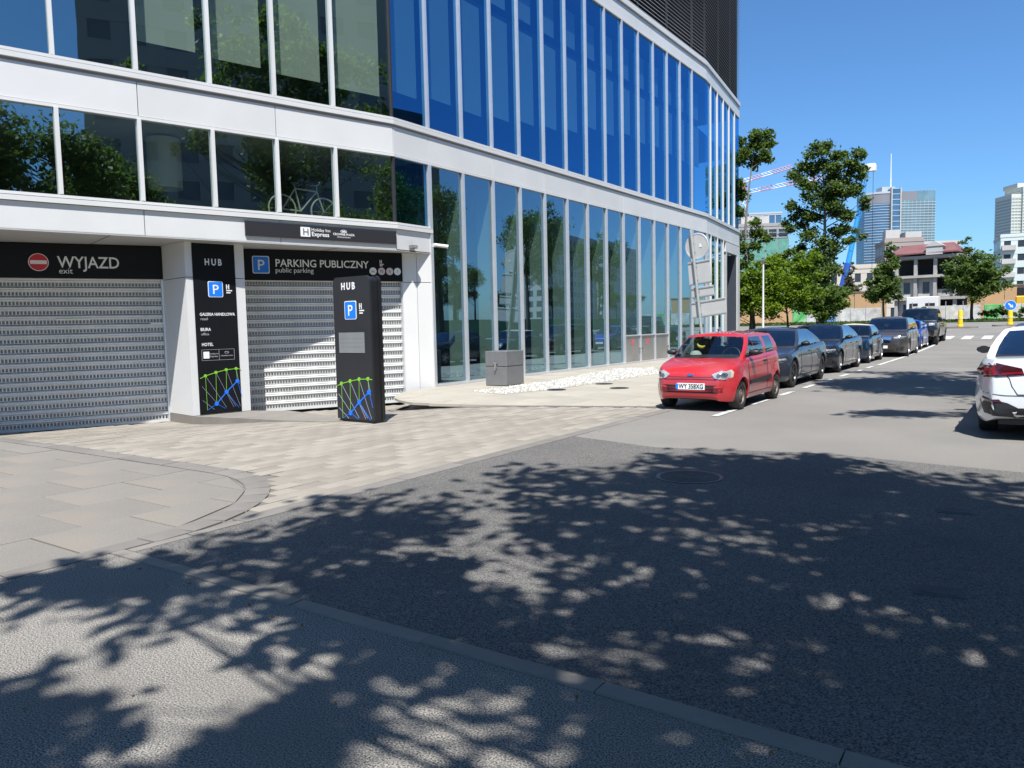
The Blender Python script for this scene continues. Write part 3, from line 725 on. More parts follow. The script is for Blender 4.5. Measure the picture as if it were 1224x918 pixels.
def network(M_, w, h, parent):
    """green and blue node-and-line drawing on a sign"""
    G = [(.10, .86), (.38, .93), (.66, .985), (.93, 1.0)]; Bn = [(.36, .14), (.64, .42), (.95, .68)]
    def bar(b, p, q, t_): 
        p, q = Vector((p[0] * w, p[1] * h, 0)), Vector((q[0] * w, q[1] * h, 0)); d = (q - p).normalized(); n_ = Vector((-d.y, d.x, 0)) * t_ / 2
        for dz in (0,): b.hexa([M_ @ (x + Vector((0, 0, z))) for z in (-.002, .003) for x in (p - n_, q - n_, q + n_, p + n_)])
    pb = MB()
    for p, q in (((.0, .60), (.40, .12)), ((.0, .25), (.30, .0)), ((.10, .86), (.62, .03)), ((.38, .93), (.82, .02)), ((.66, .985), (1.0, .03)), ((.64, .42), (.88, .04)), ((.93, 1.0), (1.0, .6))): bar(pb, p, q, .006)
    pb.build('pale_lines', net_white, parent)
    gb_ = MB()
    bar(gb_, (-.04, .80), G[0], .014)
    for p, q in zip(G, G[1:]): bar(gb_, p, q, .014)
    bar(gb_, G[3], (1.06, .985), .014)
    for i, p in enumerate(G): bar(gb_, p, ((.11, .0), (.36, .14), (.64, .42), (.95, .68))[i], .007)
    gb_.build('green_lines', net_green, parent)
    bb = MB()
    for p, q in zip(Bn, Bn[1:]): bar(bb, p, q, .022)
    for p, q in ((Bn[0], (.6, .0)), (Bn[1], (.96, .0)), (Bn[2], (1.05, .3)), (Bn[0], (.12, .0))): bar(bb, p, q, .007)
    bb.build('blue_lines', net_blue, parent)
    for p in G: disc(M_ @ Matrix.Translation((p[0] * w, p[1] * h, 0)), .035, .006, net_green, parent, 'green_node', 14)
    for p in Bn: disc(M_ @ Matrix.Translation((p[0] * w, p[1] * h, 0)), .045, .007, net_blue, parent, 'blue_node', 14)
t, fr = board('directory_sign', FK, -.07, .87, -.19, 3.54, .0, .012, black_panel, 'tall black directory sign on the white column between the garage doors', 'sign')
text('HUB', .20, fr(.19, 3.075), letter_white, t, space=1.45, xs=.78, bold=.004); parking_symbol(fr(.405, 2.55), .33, t); plug_icon(fr(.70, 2.55), .11, t)
text('GALERIA HANDLOWA', .092, fr(.03, 1.97), letter_white, t, xs=.84, bold=.0012); text('retail', .08, fr(.04, 1.875), letter_grey, t)
text('BIURA', .095, fr(.03, 1.64), letter_white, t, xs=.85, bold=.0012); text('office', .08, fr(.04, 1.545), letter_grey, t)
text('HOTEL', .095, fr(.04, 1.31), letter_white, t, xs=.85, bold=.0012)
b = MB()
for x0, x1, y0, y1 in ((.03, .76, .99, .995), (.03, .76, 1.225, 1.23), (.03, .035, .99, 1.23), (.755, .76, .99, 1.23), (.41, .415, .99, 1.23)): b.box(x0, x1, y0 - 1.1, y1 - 1.1, -.002, .003, fr(0, 1.1))
b.build('logo_frame', letter_grey, t)
b = MB(); b.prism(rrect(.13, .15, .01), 0, .004, fr(.13, 1.11)); b.build('logo_square', letter_white, t)
text('Holiday Inn', .042, fr(.21, 1.12), letter_grey, t); text('Express', .055, fr(.21, 1.06), letter_grey, t)
text('CROWNE PLAZA', .036, fr(.585, 1.07), letter_grey, t, align='CENTER'); b = MB(); b.tube([fr(.585, 1.155) @ Vector((.045 * math.cos(x), .02 * math.sin(x), .002)) for x in lin(0, 2 * PI, 14)], .004, 4); b.build('emblem', letter_grey, t)
network(fr(.0, -.10), .84, .88, t)

# ------------------------------------------------------------------ freestanding pylon sign
t = thing('pylon_sign', (-10.12, 9.24, 0), R(-3), 'freestanding black pylon sign with a grey text plate before the right garage door', 'sign')
def pyl(w0, w1, y0, y1, z0, z1, r_):
    pts = [(w0, z0), (w1, z0)] + [(w1 - r_ + r_ * math.cos(a), z1 - r_ + r_ * math.sin(a)) for a in lin(0, PI / 2, 6)] + [(w0 + r_ + r_ * math.cos(a), z1 - r_ + r_ * math.sin(a)) for a in lin(PI / 2, PI, 6)]
    b = MB(); b.prism(pts, -y1, -y0, Matrix.Rotation(PI / 2, 4, 'X')); return b
pyl(0, .93, 0, .05, .05, 2.50, .10).build('front_panel', mat('pylon_charcoal', (.022, .022, .024), .45, var=.1), t, True, 30)
pyl(.02, .91, .055, .20, .05, 2.48, .09).build('core', black_paint, t, True, 30)
pyl(0, .93, .205, .27, .05, 2.50, .10).build('back_panel', black_paint, t, True, 30)
b = MB(); b.box(.03, .90, .03, .24, -.05, .06); b.build('foot', black_paint, t)
def fr(a, z, e=.003): return frame((a, -e, z), (1, 0, 0))
text('HUB', .165, fr(.22, 2.285), letter_white, t, space=1.45, xs=.88, bold=.005); parking_symbol(fr(.445, 1.93), .30, t); plug_icon(fr(.72, 1.94), .10, t)
b = MB(); b.box(.12, .77, -.008, 0, 1.20, 1.55); pb = b.build('text_plate', mat('plate_grey', (.27, .28, .28), .4, .3, var=.1), t)
b = MB()
for z in (1.30, 1.37, 1.44): b.box(.15, .74, -.0095, -.007, z, z + .006)
b.build('plate_lines', mat('plate_line', (.18, .18, .18)), pb)
network(fr(.05, .06), .83, .70, t)
# grey metal box by the glass
t = thing('metal_box', (-12.3, 16.58, 0), 0, 'square grey metal box with a locking bar in front of the glass wall', 'utility box')
b = MB(); b.bbox(0, .70, 0, .82, .02, .52, .008); b.build('body', box_metal, t)
b = MB(); b.bbox(-.004, .704, -.004, .824, .54, .935, .012); b.build('lid', box_metal, t)
b = MB(); b.box(.01, .69, .01, .81, .50, .56); b.build('seam', trim_blk, t)
b = MB(); b.box(.28, .42, -.03, 0, .60, .635); b.box(.32, .38, -.045, 0, .47, .62); b.box(.335, .365, -.06, -.03, .42, .52); b.build('latch', steel, t)
b = MB(); b.box(.05, .65, .05, .77, -.02, .03); b.build('base', trim_blk, t)
# security camera and spotlight on the corner
t = thing('security_camera', FB.P(1.42, 3.80, .0), 0, 'white security camera on the corner of the building above the glass', 'camera')
b = MB(); b.box(0, .05, -.05, .05, -.05, .05); b.tube([(.03, 0, 0), (.16, .0, .0), (.20, .0, -.03)], .018, 6); b.build('bracket', white_metal, t)
b = MB(); b.tube([(.10, -.06, .0), (.36, .16, -.05)], [.045, .05], 10); b.tube([(.36, .16, -.05), (.38, .177, -.054)], [.05, .052], 10); b.build('housing', white_metal, t, True)
b = MB(); b.tube([(.372, .172, -.053), (.385, .182, -.055)], .036, 10); b.build('lens', trim_blk, t)
t = thing('floodlight', FB.P(.55, 3.70, .02), 0, 'small floodlight on the white fascia beside the hotel band', 'lamp')
b = MB(); b.box(0, .12, -.10, .10, -.05, .03); b.build('housing', box_metal, t)
b = MB(); b.box(.121, .128, -.085, .085, -.04, .02); b.build('lens', lamp_clear, t)
for k in range(3):
    pass
# bicycle standing inside the wing window
t = thing('bicycle', FA.P(-2.75, 4.10, -.50), -R(15.5), 'white bicycle standing inside the window above the hotel band', 'bicycle')
bw = mat('bicycle_white', (.7, .7, .68), .4)
def P2(y, z): return (0, y, z)
for y in (0, 1.05):
    b = MB(); b.tube([P2(y + .33 * math.cos(a), .35 + .33 * math.sin(a)) for a in lin(0, 2 * PI, 28)], .020, 6, False); w_ = b.build('wheel', bw, t, True)
    b = MB()
    for k in range(8): a = k * PI / 4; b.tube([P2(y, .35), P2(y + .32 * math.cos(a), .35 + .32 * math.sin(a))], .003, 3)
    b.build('spokes', bw, w_)
b = MB(); bbk, st, hd, rw, fwh = (.45, .33), (.33, .85), (.88, .82), (0, .35), (1.05, .35)
for p, q in ((bbk, st), (st, hd), (bbk, hd), (rw, bbk), (rw, st), (hd, fwh)): b.tube([P2(*p), P2(*q)], .018, 6)
b.build('frame', bw, t); b = MB(); b.tube([P2(.33, .85), P2(.31, .95)], .014, 6); b.build('seat_post', bw, t)
b = MB(); b.tube([P2(.18, .96), P2(.45, .97)], [.06, .02], 8); b.build('saddle', trim_blk, t)
b = MB(); b.tube([(-.25, .84, 1.0), (-.1, .9, .98), (.1, .9, .98), (.25, .84, 1.0)], .012, 6); b.tube([P2(.88, .82), P2(.89, .98)], .014, 6); b.build('handlebar', bw, t)
# ------------------------------------------------------------------ cars
def interp(pts, t):
    if t <= pts[0][0]: return pts[0][1]
    for (a, va), (b, vb) in zip(pts, pts[1:]):
        if t <= b: return va + (vb - va) * (t - a) / (b - a)
    return pts[-1][1]
def spline(pts, t):   # monotone cubic through pts
    n = len(pts); xs = [p[0] for p in pts]; ysv = [p[1] for p in pts]
    if t <= xs[0]: return ysv[0]
    if t >= xs[-1]: return ysv[-1]
    d = [(ysv[i + 1] - ysv[i]) / (xs[i + 1] - xs[i]) for i in range(n - 1)]
    m_ = [d[0]] + [0 if d[i - 1] * d[i] <= 0 else 2 * d[i - 1] * d[i] / (d[i - 1] + d[i]) for i in range(1, n - 1)] + [d[-1]]
    for i in range(n - 1):
        if t <= xs[i + 1]:
            h = xs[i + 1] - xs[i]; u = (t - xs[i]) / h
            return (2 * u**3 - 3 * u**2 + 1) * ysv[i] + (u**3 - 2 * u**2 + u) * h * m_[i] + (-2 * u**3 + 3 * u**2) * ysv[i + 1] + (u**3 - u**2) * h * m_[i + 1]

TYPES = {
 # deck: height/H along the length (0 front .. 1 rear); cab: cowl, windscreen top, roof rear, rear-window base
 'hatch': dict(deck=[(0, .36), (.004, .43), (.018, .49), (.05, .535), (.13, .592), (.22, .635), (.27, .655), (.5, .665), (.8, .69), (.93, .70), (.975, .69), (.99, .60), (1, .45)], cab=(.215, .405, .88, .978), plan=(.30, .20), hr=.74, wins=[(.40, .455), (.47, .64), (.69, .84)], arch=1.22),
 'sedan': dict(deck=[(0, .36), (.004, .44), (.014, .50), (.05, .555), (.15, .60), (.25, .635), (.32, .65), (.5, .655), (.75, .685), (.85, .70), (.955, .70), (.985, .69), (.994, .60), (1, .45)], cab=(.275, .435, .67, .86), plan=(.26, .22), hr=.70, wins=[(.50, .54), (.555, .655), (.67, .72)], arch=1.17),
 'cabrio': dict(deck=[(0, .38), (.004, .46), (.016, .52), (.05, .57), (.15, .62), (.25, .65), (.32, .66), (.5, .67), (.75, .69), (.92, .70), (.975, .69), (.99, .6), (1, .45)], cab=(.30, .43, .72, .86), plan=(.26, .2), hr=.74, wins=[(.0, .0), (.46, .60), (.63, .73)], arch=1.2),
 'suv': dict(deck=[(0, .36), (.004, .46), (.016, .53), (.05, .575), (.15, .61), (.25, .635), (.3, .64), (.5, .645), (.8, .665), (.93, .67), (.975, .66), (.99, .58), (1, .42)], cab=(.25, .42, .86, .965), plan=(.24, .18), hr=.72, wins=[(.44, .50), (.515, .66), (.68, .85)], arch=1.17),
 'pickup': dict(deck=[(0, .42), (.003, .52), (.012, .57), (.05, .595), (.15, .61), (.25, .62), (.3, .62), (.5, .62), (.62, .62), (.63, .61), (.96, .62), (.99, .61), (1, .5)], cab=(.25, .36, .585, .63), plan=(.14, .08), hr=.78, wins=[(.36, .40), (.41, .49), (.505, .575)], arch=1.2),
}
def make_car(name, typ, L, W, H_, wb, rw, fo, paint, label, loc, rz, group, rims='alloy', glass_m=None, seats=True, clear=.17):
    T = TYPES[typ]; Y = L / 2; t = thing(name, loc, rz, label, 'car' if typ != 'pickup' else 'pickup truck', group)
    axf, axr = Y - fo, Y - fo - wb; Ra = rw * T['arch']
    deck = [(u, z * H_) for u, z in T['deck']]
    def zt(y): return spline(deck, (Y - y) / L)
    lo = [(0, .25), (.008, .20), (.05, clear + .01), (.2, clear), (.8, clear + .01), (.95, clear + .05), (.99, .28), (1, .34)]
    def zb(y): return interp([(u, z) for u, z in lo], (Y - y) / L) * (1 if typ != 'pickup' else 1.9)
    def hw(y):
        e = .16 * L; a = abs(y) - (Y - e)
        k = T['plan'][0] if y > 0 else T['plan'][1]
        return W / 2 * (1 - (k * (a / e) ** 2.6 if a > 0 else 0))
    F_ = [0, .10, .24, .42, .58, .70, .80, .88, .94, 1.0]; PR = [.925, .965, .985, 1.0, .998, .988, .985, .975, .955, .915]
    TI = [(.80, .35), (.60, .62), (.40, .82), (.20, .95), (0, 1.0)]
    ysn = set([Y, Y - .012, Y - .035, Y - .075, Y - .13, Y - .2, -Y, -Y + .012, -Y + .035, -Y + .08, -Y + .15])
    for ax in (axf, axr):
        for k in range(13): ysn.add(ax + Ra * math.cos(PI * k / 12))
        ysn.add(ax + Ra + .002); ysn.add(ax - Ra - .002)
    for k in range(30): ysn.add(-Y + L * (k + .5) / 30)
    ysn = sorted(ysn, reverse=True); q = [ysn[0]]
    for y in ysn[1:]:
        if q[-1] - y > .0015: q.append(y)
    ysn = q; bm = MB(); rings = []
    for y in ysn:
        h = hw(y); z1 = zt(y); z0 = zb(y); za = z0
        for ax in (axf, axr):
            if abs(y - ax) < Ra: za = max(za, rw + math.sqrt(max(0, Ra**2 - (y - ax)**2)) - .01)
        crown = .022 * (1 if abs(y) < Y - .1 else .4)
        pts = [(0, za + .03), (h * .55, za + .03), (h * .80, za + .02)]
        for i, (f, p) in enumerate(zip(F_, PR)):
            z = z0 + f * (z1 - z0); fl = 0
            for ax in (axf, axr):   # flared arch lips
                dd = math.hypot(y - ax, z - rw)
                fl = max(fl, .022 * sm(dd, Ra + .16, Ra + .01)) if dd > 0 else fl
            pts.append((h * p + fl * (1 if f < .75 else 0), max(z, za + .003 * i)))
        for f, c in TI: pts.append((h * .915 * f, z1 + crown * c))
        rings.append(pts)
    n = len(rings[0]); vs = []
    for y, pts in zip(ysn, rings):
        vs += [(x, y, z) for x, z in pts] + [(-x, y, z) for x, z in pts[-2:0:-1]]
    N = 2 * n - 2; fs = []; 
    for i in range(len(ysn) - 1):
        for k in range(N): fs.append((i * N + k, i * N + (k + 1) % N, (i + 1) * N + (k + 1) % N, (i + 1) * N + k))
    bm.add(vs, fs); bm.add([], [])
    bm.f.append(tuple(range(N - 1, -1, -1))); bm.mi.append(0); bm.f.append(tuple(range(len(vs) - N, len(vs)))); bm.mi.append(0)
    cow, wst, rfr, rwb = [Y - u * L for u in T['cab']]
    # dark underside and cabin floor
    for fi, f in enumerate(bm.f):
        c = sum((Vector(bm.v[i]) for i in f), Vector()) / len(f)
        if c.z < .9 and len(f) == 4 and (fi % N) in (0, 1, 2, N - 1, N - 2, N - 3) and abs(c.y) < Y - .14: bm.mi[fi] = 1
        if len(f) == 4 and c.z > zt(c.y) - .01 and rwb + .10 < c.y < cow - .16 and abs(c.x) < W / 2 * .80: bm.mi[fi] = 1
    body = bm.build('body', [paint, car_int], t, True, 38)
    bvb = BVHTree.FromPolygons([Vector(v) for v in bm.v], bm.f)
    # ---------------- greenhouse
    hb0 = W / 2 * .895; hr0 = W / 2 * T['hr']; rz_ = H_ - .045
    prof_t = [0, .07, .36, .66, .90, 1.0]
    def win(u): return Y - u * L
    seq = []   # (bottom xy, top xy, tag of face to next)
    for f in (0, .35, .68, .93): seq.append(((f * hb0, cow - .16 * f * f * (hb0)), (f * hr0, wst - .10 * f * f * hr0), 'windscreen' if f < .92 else 'pillar'))
    sy0 = cow - .16 - .10
    ed = [e for e in T['wins'] if e[1] > e[0]]
    # side edges: each window from (bottom y, top y) start to end
    wl_ = []; first = True
    for (u0, u1) in ed: wl_.append((win(u0), win(u1)))
    ptop = wst - .10; prear = rfr + .03
    seq.append(((hb0, cow - .19), (hr0, ptop), 'pillar'))
    for i, (y0, y1) in enumerate(wl_):
        b0 = y0 if i else min(y0, cow - .27); t0 = max(min(y0, ptop - .06), prear + .2) if i else ptop - .06
        if i == 0 and len(wl_) > 1: b0 = cow - .27
        t1 = max(min(y1, ptop - .12), prear + .08 * (len(wl_) - 1 - i) + .05); b1 = y1
        if i == len(wl_) - 1 and typ == 'sedan': b1 = y1 - .10; t1 = prear + .14
        seq.append(((hb0, b0), (hr0, t0), 'side_window')); seq.append(((hb0, b1), (hr0, t1), 'pillar'))
    seq.append(((hb0, rwb + .14), (hr0, prear - .02), 'pillar'))
    for f in (.88, .6, .3, 0): seq.append(((f * hb0, rwb + .09 * f * f), (f * hr0, rfr + .06 * f * f), 'rear_window'))
    right = seq; left = [((-b[0], b[1]), (-tp[0], tp[1]), None) for b, tp, g in right[-2:0:-1]]
    tags = [g for _, _, g in right[:-1]]; tags = tags + tags[::-1]
    ring = right + left; K = len(ring)
    groups = {'pillar': [], 'windscreen': [], 'side_window': [], 'rear_window': []}
    vs = []
    for r_ in prof_t:
        for (bx, by), (tx, ty), _ in ring:
            zb_ = zt(by) + .006; bul = .035 * math.sin(PI * r_); f = abs(bx) / hb0
            x = bx + (tx - bx) * r_; y = by + (ty - by) * r_; z = zb_ + (rz_ - zb_) * r_
            x += bul * (1 if bx > 0 else -1 if bx < 0 else 0) * f; 
            if by > 0 and f < .9: y += bul * .6
            if by < wl_[-1][1] and f < .9: y -= bul * .4
            zsag = -.03 * f * f * r_
            vs.append((x, y, z + zsag))
    pm_ = MB(); gms = {}
    pm_.v = list(vs)
    side_l = []; 
    for i in range(len(prof_t) - 1):
        for k in range(K):
            f = (i * K + k, (i + 1) * K + k, (i + 1) * K + (k + 1) % K, i * K + (k + 1) % K); g = tags[k]
            if g == 'pillar' or i in (0, 4): pm_.f.append(f); pm_.mi.append(0 if i != 0 or g == 'pillar' else 1)
            else: gms.setdefault((g, k if g == 'side_window' else 0), []).append(f)
    # roof cap
    top0 = (len(prof_t) - 1) * K; prev = list(range(top0, top0 + K)); yc = (wst + rfr) / 2
    for s_ in (.93, .80, .6, .35, .12):
        cur = []
        for k in range(K):
            x, y, z = vs[top0 + k]; cur.append(len(pm_.v)); pm_.v.append((x * s_, yc + (y - yc) * (1 - (1 - s_) * .92), z + (H_ - rz_) * (1 - s_ ** 2.2) + .03 * (abs(x) / hr0) ** 2 * (1 - s_)))
        for k in range(K): pm_.f.append((prev[k], cur[k], cur[(k + 1) % K], prev[(k + 1) % K])); pm_.mi.append(2)
        prev = cur
    pm_.f.append(tuple(prev[::-1])); pm_.mi.append(2)
    roofm = paint
    if typ == 'cabrio': roofm = mat('beige_roof', (.42, .38, .31), .85, var=.1, vscale=3)  # beige roof cap, pillars stay in the body colour
    pm_.build('roof', [paint, trim_blk, roofm], t, True, 50)
    for (g, k), fl in gms.items():
        used = sorted({i for f in fl for i in f}); mp = {u: i for i, u in enumerate(used)}
        w_ = MB(); w_.v = [vs[u] for u in used]; w_.f = [tuple(mp[i] for i in f) for f in fl]; w_.mi = [0] * len(fl)
        w_.build(g, glass_m or car_glass, t, True, 60)
    # ---------------- projection helpers for details lying on the body
    bvr = BVHTree.FromPolygons([Vector(v) for v in pm_.v], pm_.f)
    def proj(a, b, side, off):
        if side == 'front': o, d = Vector((a, Y + 1, b)), Vector((0, -1, 0))
        elif side == 'rear': o, d = Vector((-a, -Y - 1, b)), Vector((0, 1, 0))
        elif side == 'right': o, d = Vector((W, -a, b)), Vector((-1, 0, 0))
        elif side == 'left': o, d = Vector((-W, a, b)), Vector((1, 0, 0))
        elif side == 'top': o, d = Vector((a, b, 3)), Vector((0, 0, -1))
        hit, nrm, _, _ = bvb.ray_cast(o, d)
        if hit is None:
            return o + d * (1 + (.3 if side in ('front', 'rear') else W / 2))
        return hit - d * off
    def patch(nm, poly, side, m, off=.008, parent=t, rings_=3, label=None):
        """solid patch lying on the body; poly in (across, up) seen from that side"""
        fine = []
        for a, c in zip(poly, poly[1:] + poly[:1]):
            k = max(1, int(math.hypot(c[0] - a[0], c[1] - a[1]) / .07))
            for j in range(k): fine.append((a[0] + (c[0] - a[0]) * j / k, a[1] + (c[1] - a[1]) * j / k))
        cx = sum(p[0] for p in fine) / len(fine); cy = sum(p[1] for p in fine) / len(fine); K_ = len(fine)
        b = MB()
        for x, y in fine: b.v.append(tuple(proj(x, y, side, -.012)))
        for s_ in [1.0] + [1 - (i + 1) / (rings_ + .5) for i in range(rings_)]:
            for x, y in fine: b.v.append(tuple(proj(cx + (x - cx) * s_, cy + (y - cy) * s_, side, off)))
        b.v.append(tuple(proj(cx, cy, side, off)))
        for i in range(rings_ + 1):
            for k in range(K_): b.f.append((i * K_ + k, i * K_ + (k + 1) % K_, (i + 1) * K_ + (k + 1) % K_, (i + 1) * K_ + k))
        for k in range(K_): b.f.append(((rings_ + 1) * K_ + k, (rings_ + 1) * K_ + (k + 1) % K_, len(b.v) - 1))
        b.mi = [0] * len(b.f); o = b.build(nm, m, parent, True, 50)
        if label: o['label'] = label
        return o
    def strip(nm, pts, w, side, m, off=.004, parent=t):
        """thin line (seam, rubbing strip) following the body"""
        b = MB(); P = []
        for (x0, y0), (x1, y1) in zip(pts, pts[1:]):
            k = max(1, int(math.hypot(x1 - x0, y1 - y0) / .06))
            for j in range(k): P.append((x0 + (x1 - x0) * j / k, y0 + (y1 - y0) * j / k))
        P.append(pts[-1])
        for i, (x, y) in enumerate(P):
            ax_, ay_ = P[max(i - 1, 0)]; bx_, by_ = P[min(i + 1, len(P) - 1)]; dl = math.hypot(bx_ - ax_, by_ - ay_) or 1; nx_, ny_ = -(by_ - ay_) / dl * w / 2, (bx_ - ax_) / dl * w / 2
            b.v += [tuple(proj(x + nx_, y + ny_, side, -.006)), tuple(proj(x + nx_, y + ny_, side, off)), tuple(proj(x - nx_, y - ny_, side, off)), tuple(proj(x - nx_, y - ny_, side, -.006))]
        for i in range(len(P) - 1):
            for k in range(3): b.f.append((i * 4 + k, i * 4 + k + 1, i * 4 + 5 + k, i * 4 + 4 + k))
        b.mi = [0] * len(b.f); return b.build(nm, m, parent)
    # ---------------- wheels
    rim_mat = {'alloy': rim_m, 'steel': rim_steel, 'dark': rim_dark}[rims]
    tw = .19 if W < 1.6 else .23
    tp = [(rw * .66, -tw / 2), (rw * .90, -tw / 2), (rw * .975, -tw / 2 + .015), (rw, -tw / 2 + .04), (rw, tw / 2 - .04), (rw * .975, tw / 2 - .015), (rw * .90, tw / 2), (rw * .66, tw / 2), (rw * .64, tw / 2 - .02), (rw * .64, -tw / 2 + .02)]
    key = (round(rw, 3), rims, tw)
    if key not in WHEELS:
        b = MB(); b.lathe(tp, 30, closed=True); tyre = b.mesh('tyre', rubber, True, 35)
        b = MB()
        if rims == 'steel':
            b.lathe([(rw * .66, -.02), (rw * .66, tw / 2 - .012), (rw * .62, tw / 2 - .012), (rw * .56, tw / 2 - .045), (rw * .40, tw / 2 - .03), (rw * .34, tw / 2 - .012), (rw * .18, tw / 2 - .010), (rw * .15, tw / 2 + .002), (0, tw / 2 + .004)], 28)
            b.cur = 1
            for k in range(8): a = k * PI / 4; b.lathe([(.028, -.004), (.028, .004), (0, .004)], 8, Matrix.Translation((rw * .49 * math.cos(a), rw * .49 * math.sin(a), tw / 2 - .036)))
        else:
            b.lathe([(rw * .66, -.02), (rw * .67, tw / 2 - .010), (rw * .63, tw / 2 - .006), (rw * .60, tw / 2 - .03), (rw * .58, -.0)], 30)
            b.lathe([(rw * .16, .0), (rw * .16, tw / 2 - .02), (rw * .10, tw / 2 - .012), (0, tw / 2 - .012)], 16)
            for k in range(10):
                a = k * PI / 5 + (.10 if k % 2 else -.10); b.box(rw * .13, rw * .62, -.016, .016, tw / 2 - .055, tw / 2 - .018, Matrix.Rotation(a, 4, 'Z'))
            b.cur = 1; b.lathe([(rw * .60, -.01), (rw * .6, .005), (0, .005)], 20); b.lathe([(rw * .42, .0), (rw * .42, .03), (0, .03)], 20)
        rim = b.mesh('rim', [rim_mat, trim_blk], True, 30); WHEELS[key] = (tyre, rim)
    tyre, rim = WHEELS[key]
    for ax in (axf, axr):
        for sx in (1, -1):
            mw = Matrix.Translation((sx * (W / 2 - tw / 2 - .012), ax, rw)) @ Matrix.Rotation(sx * PI / 2, 4, 'Y')
            w_ = link('wheel', tyre, t); w_.matrix_local = mw; r__ = link('rim', rim, w_)
    b = MB(); b.box(-W / 2 + .27, W / 2 - .27, -Y + .25, Y - .25, clear + .02, .52)
    for ax in (axf, axr): b.box(-W / 2 + .10, W / 2 - .10, ax - Ra, ax + Ra, rw + Ra * .35, rw + Ra * .93)
    b.build('underbody', trim_blk, t)
    # ---------------- cabin
    bz = zt(0)
    if seats:
        for sy, rows in ((cow - .78, (-1, 1)), ((cow + rwb) / 2 - .28, (-1, 0, 1))):
            for sx in rows:
                x0 = sx * W * (.215 if len(rows) == 2 else .25); b = MB()
                M_ = Matrix.Translation((x0, sy, bz - .25)) @ Matrix.Rotation(R(14), 4, 'X')
                b.bbox(-.21, .21, -.06, .06, 0, .42, .04, M_); b.bbox(-.11, .11, -.05, .04, .44, .60, .03, M_); b.box(-.05, -.03, -.01, .01, .4, .46, M_); b.box(.03, .05, -.01, .01, .4, .46, M_)
                b.build('seat', seat_m, t)
        b = MB(); b.bbox(-W * .38, W * .38, cow - .52, cow - .22, bz - .15, bz + .035, .03); b.build('dashboard', car_int, t)
        b = MB(); Ms = Matrix.Translation((W * .2 * (-1), cow - .62, bz + .0)) @ Matrix.Rotation(R(-65), 4, 'X')
        b.tube([Ms @ Vector((.175 * math.cos(a), .175 * math.sin(a), 0)) for a in lin(0, 2 * PI, 20)], .014, 6, False); b.tube([Ms @ Vector((0, 0, 0)), Ms @ Vector((0, 0, -.2))], .05, 8); b.box(-.17, .17, -.02, .02, -.01, .01, Ms); b.build('steering_wheel', trim_blk, t)
    # ---------------- mirrors
    for sx in (1, -1):
        b = MB(); my = cow - .42 if typ != 'pickup' else cow - .35; mz = zt(my) + .07; x0 = W / 2 * .93
        k_ = 1.0 if typ != 'pickup' else 1.5
        pr_ = [(.0, -.055), (.05, -.050), (.085, -.02), (.09, .02), (.07, .055), (0, .065)]
        vsn = []
        b.lathe([(.02, -.06), (.075, -.045), (.095, .0), (.08, .04), (.02, .055)], 12, Matrix.Translation((sx * (x0 + .11), my, mz + .02)) @ Matrix.Diagonal((1.15 * k_, .75, .85 * k_, 1)))
        b.tube([(sx * (x0 - .06), my - .01, mz - .05), (sx * (x0 + .06), my, mz - .01)], [.035, .025], 6)
        m_ = b.build('mirror', trim_blk if rims == 'steel' or typ == 'sedan' else paint, t, True, 60)
        b = MB(); b.lathe([(.078, -.002), (.078, .004), (0, .004)], 12, Matrix.Translation((sx * (x0 + .11), my - .068, mz + .02)) @ Matrix.Rotation(PI / 2, 4, 'X') @ Matrix.Diagonal((1.1 * k_, .8 * k_, 1, 1))); b.build('mirror_glass', mirror_dark, m_)
    # wipers
    for x0 in (-.18, .35):
        b = MB(); b.tube([(x0 * W / 1.5, cow + .02, zt(cow) + .035), (x0 * W / 1.5 - .42, cow - .05, zt(cow) + .045)], .008, 5); b.build('wiper', trim_blk, t)
    # seams of doors and bonnet, handles
    zs = zt(0) - .05; zl = clear + .10
    doors = [win(u) for u in ((.30, .655) if typ in ('hatch', 'cabrio') else (.33, .548, .735) if typ == 'sedan' else (.30, .505, .72) if typ == 'suv' else (.29, .497, .60))]
    fa = axf - Ra - .07
    for sd, sg in (('right', -1), ('left', 1)):
        b0 = min(doors[0], fa)
        strip('door_seam', [(sg * b0 , zs), (sg * (b0 - .01), zl)], .011, sd, dark_seal)
        for dd in doors[1:]:
            e_ = dd if dd > axr + Ra + .05 else dd
            zlow = zl if e_ > axr + Ra + .04 else rw + math.sqrt(max(.001, (Ra + .06) ** 2 - (e_ - axr) ** 2))
            strip('door_seam', [(sg * e_, zs), (sg * e_, zlow)], .011, sd, dark_seal)
            patch('door_handle', [(sg * (e_ + .08), zs - .075), (sg * (e_ + .24), zs - .075), (sg * (e_ + .24), zs - .045), (sg * (e_ + .08), zs - .045)], sd, paint if rims != 'steel' else trim_blk, .025, rings_=1)
        strip('sill_seam', [(sg * (axf - Ra - .02), zl - .005), (sg * (axr + Ra + .02), zl - .005)], .014, sd, dark_seal)
    return t, patch, strip, proj, dict(Y=Y, zt=zt, cow=cow, axf=axf, axr=axr, W=W, wst=wst, bz=bz)
WHEELS = {}
def paint(name, col, metal=0.0, rough=.32, coat=.9, **k): return mat(name, col, rough, metal, var=.04, coat=coat, spec=.45, **k)
def plate(side, z, w=.52, h=.11, x=0):
    sg = 1 if side == 'front' else -1
    yv = [sg * proj(sg_ * w * .5 + x, z + dz, side, .014).y for sg_ in (-1, 0, 1) for dz in (-.05, .05)]; y0 = sg * (max(yv))
    b = MB(); b.bbox(x - w / 2, x + w / 2, -.011, .011, -h / 2, h / 2, .004, Matrix.Translation((0, y0, z))); p = b.build('number_plate', plate_m, t)
    return p, y0 + sg * .011
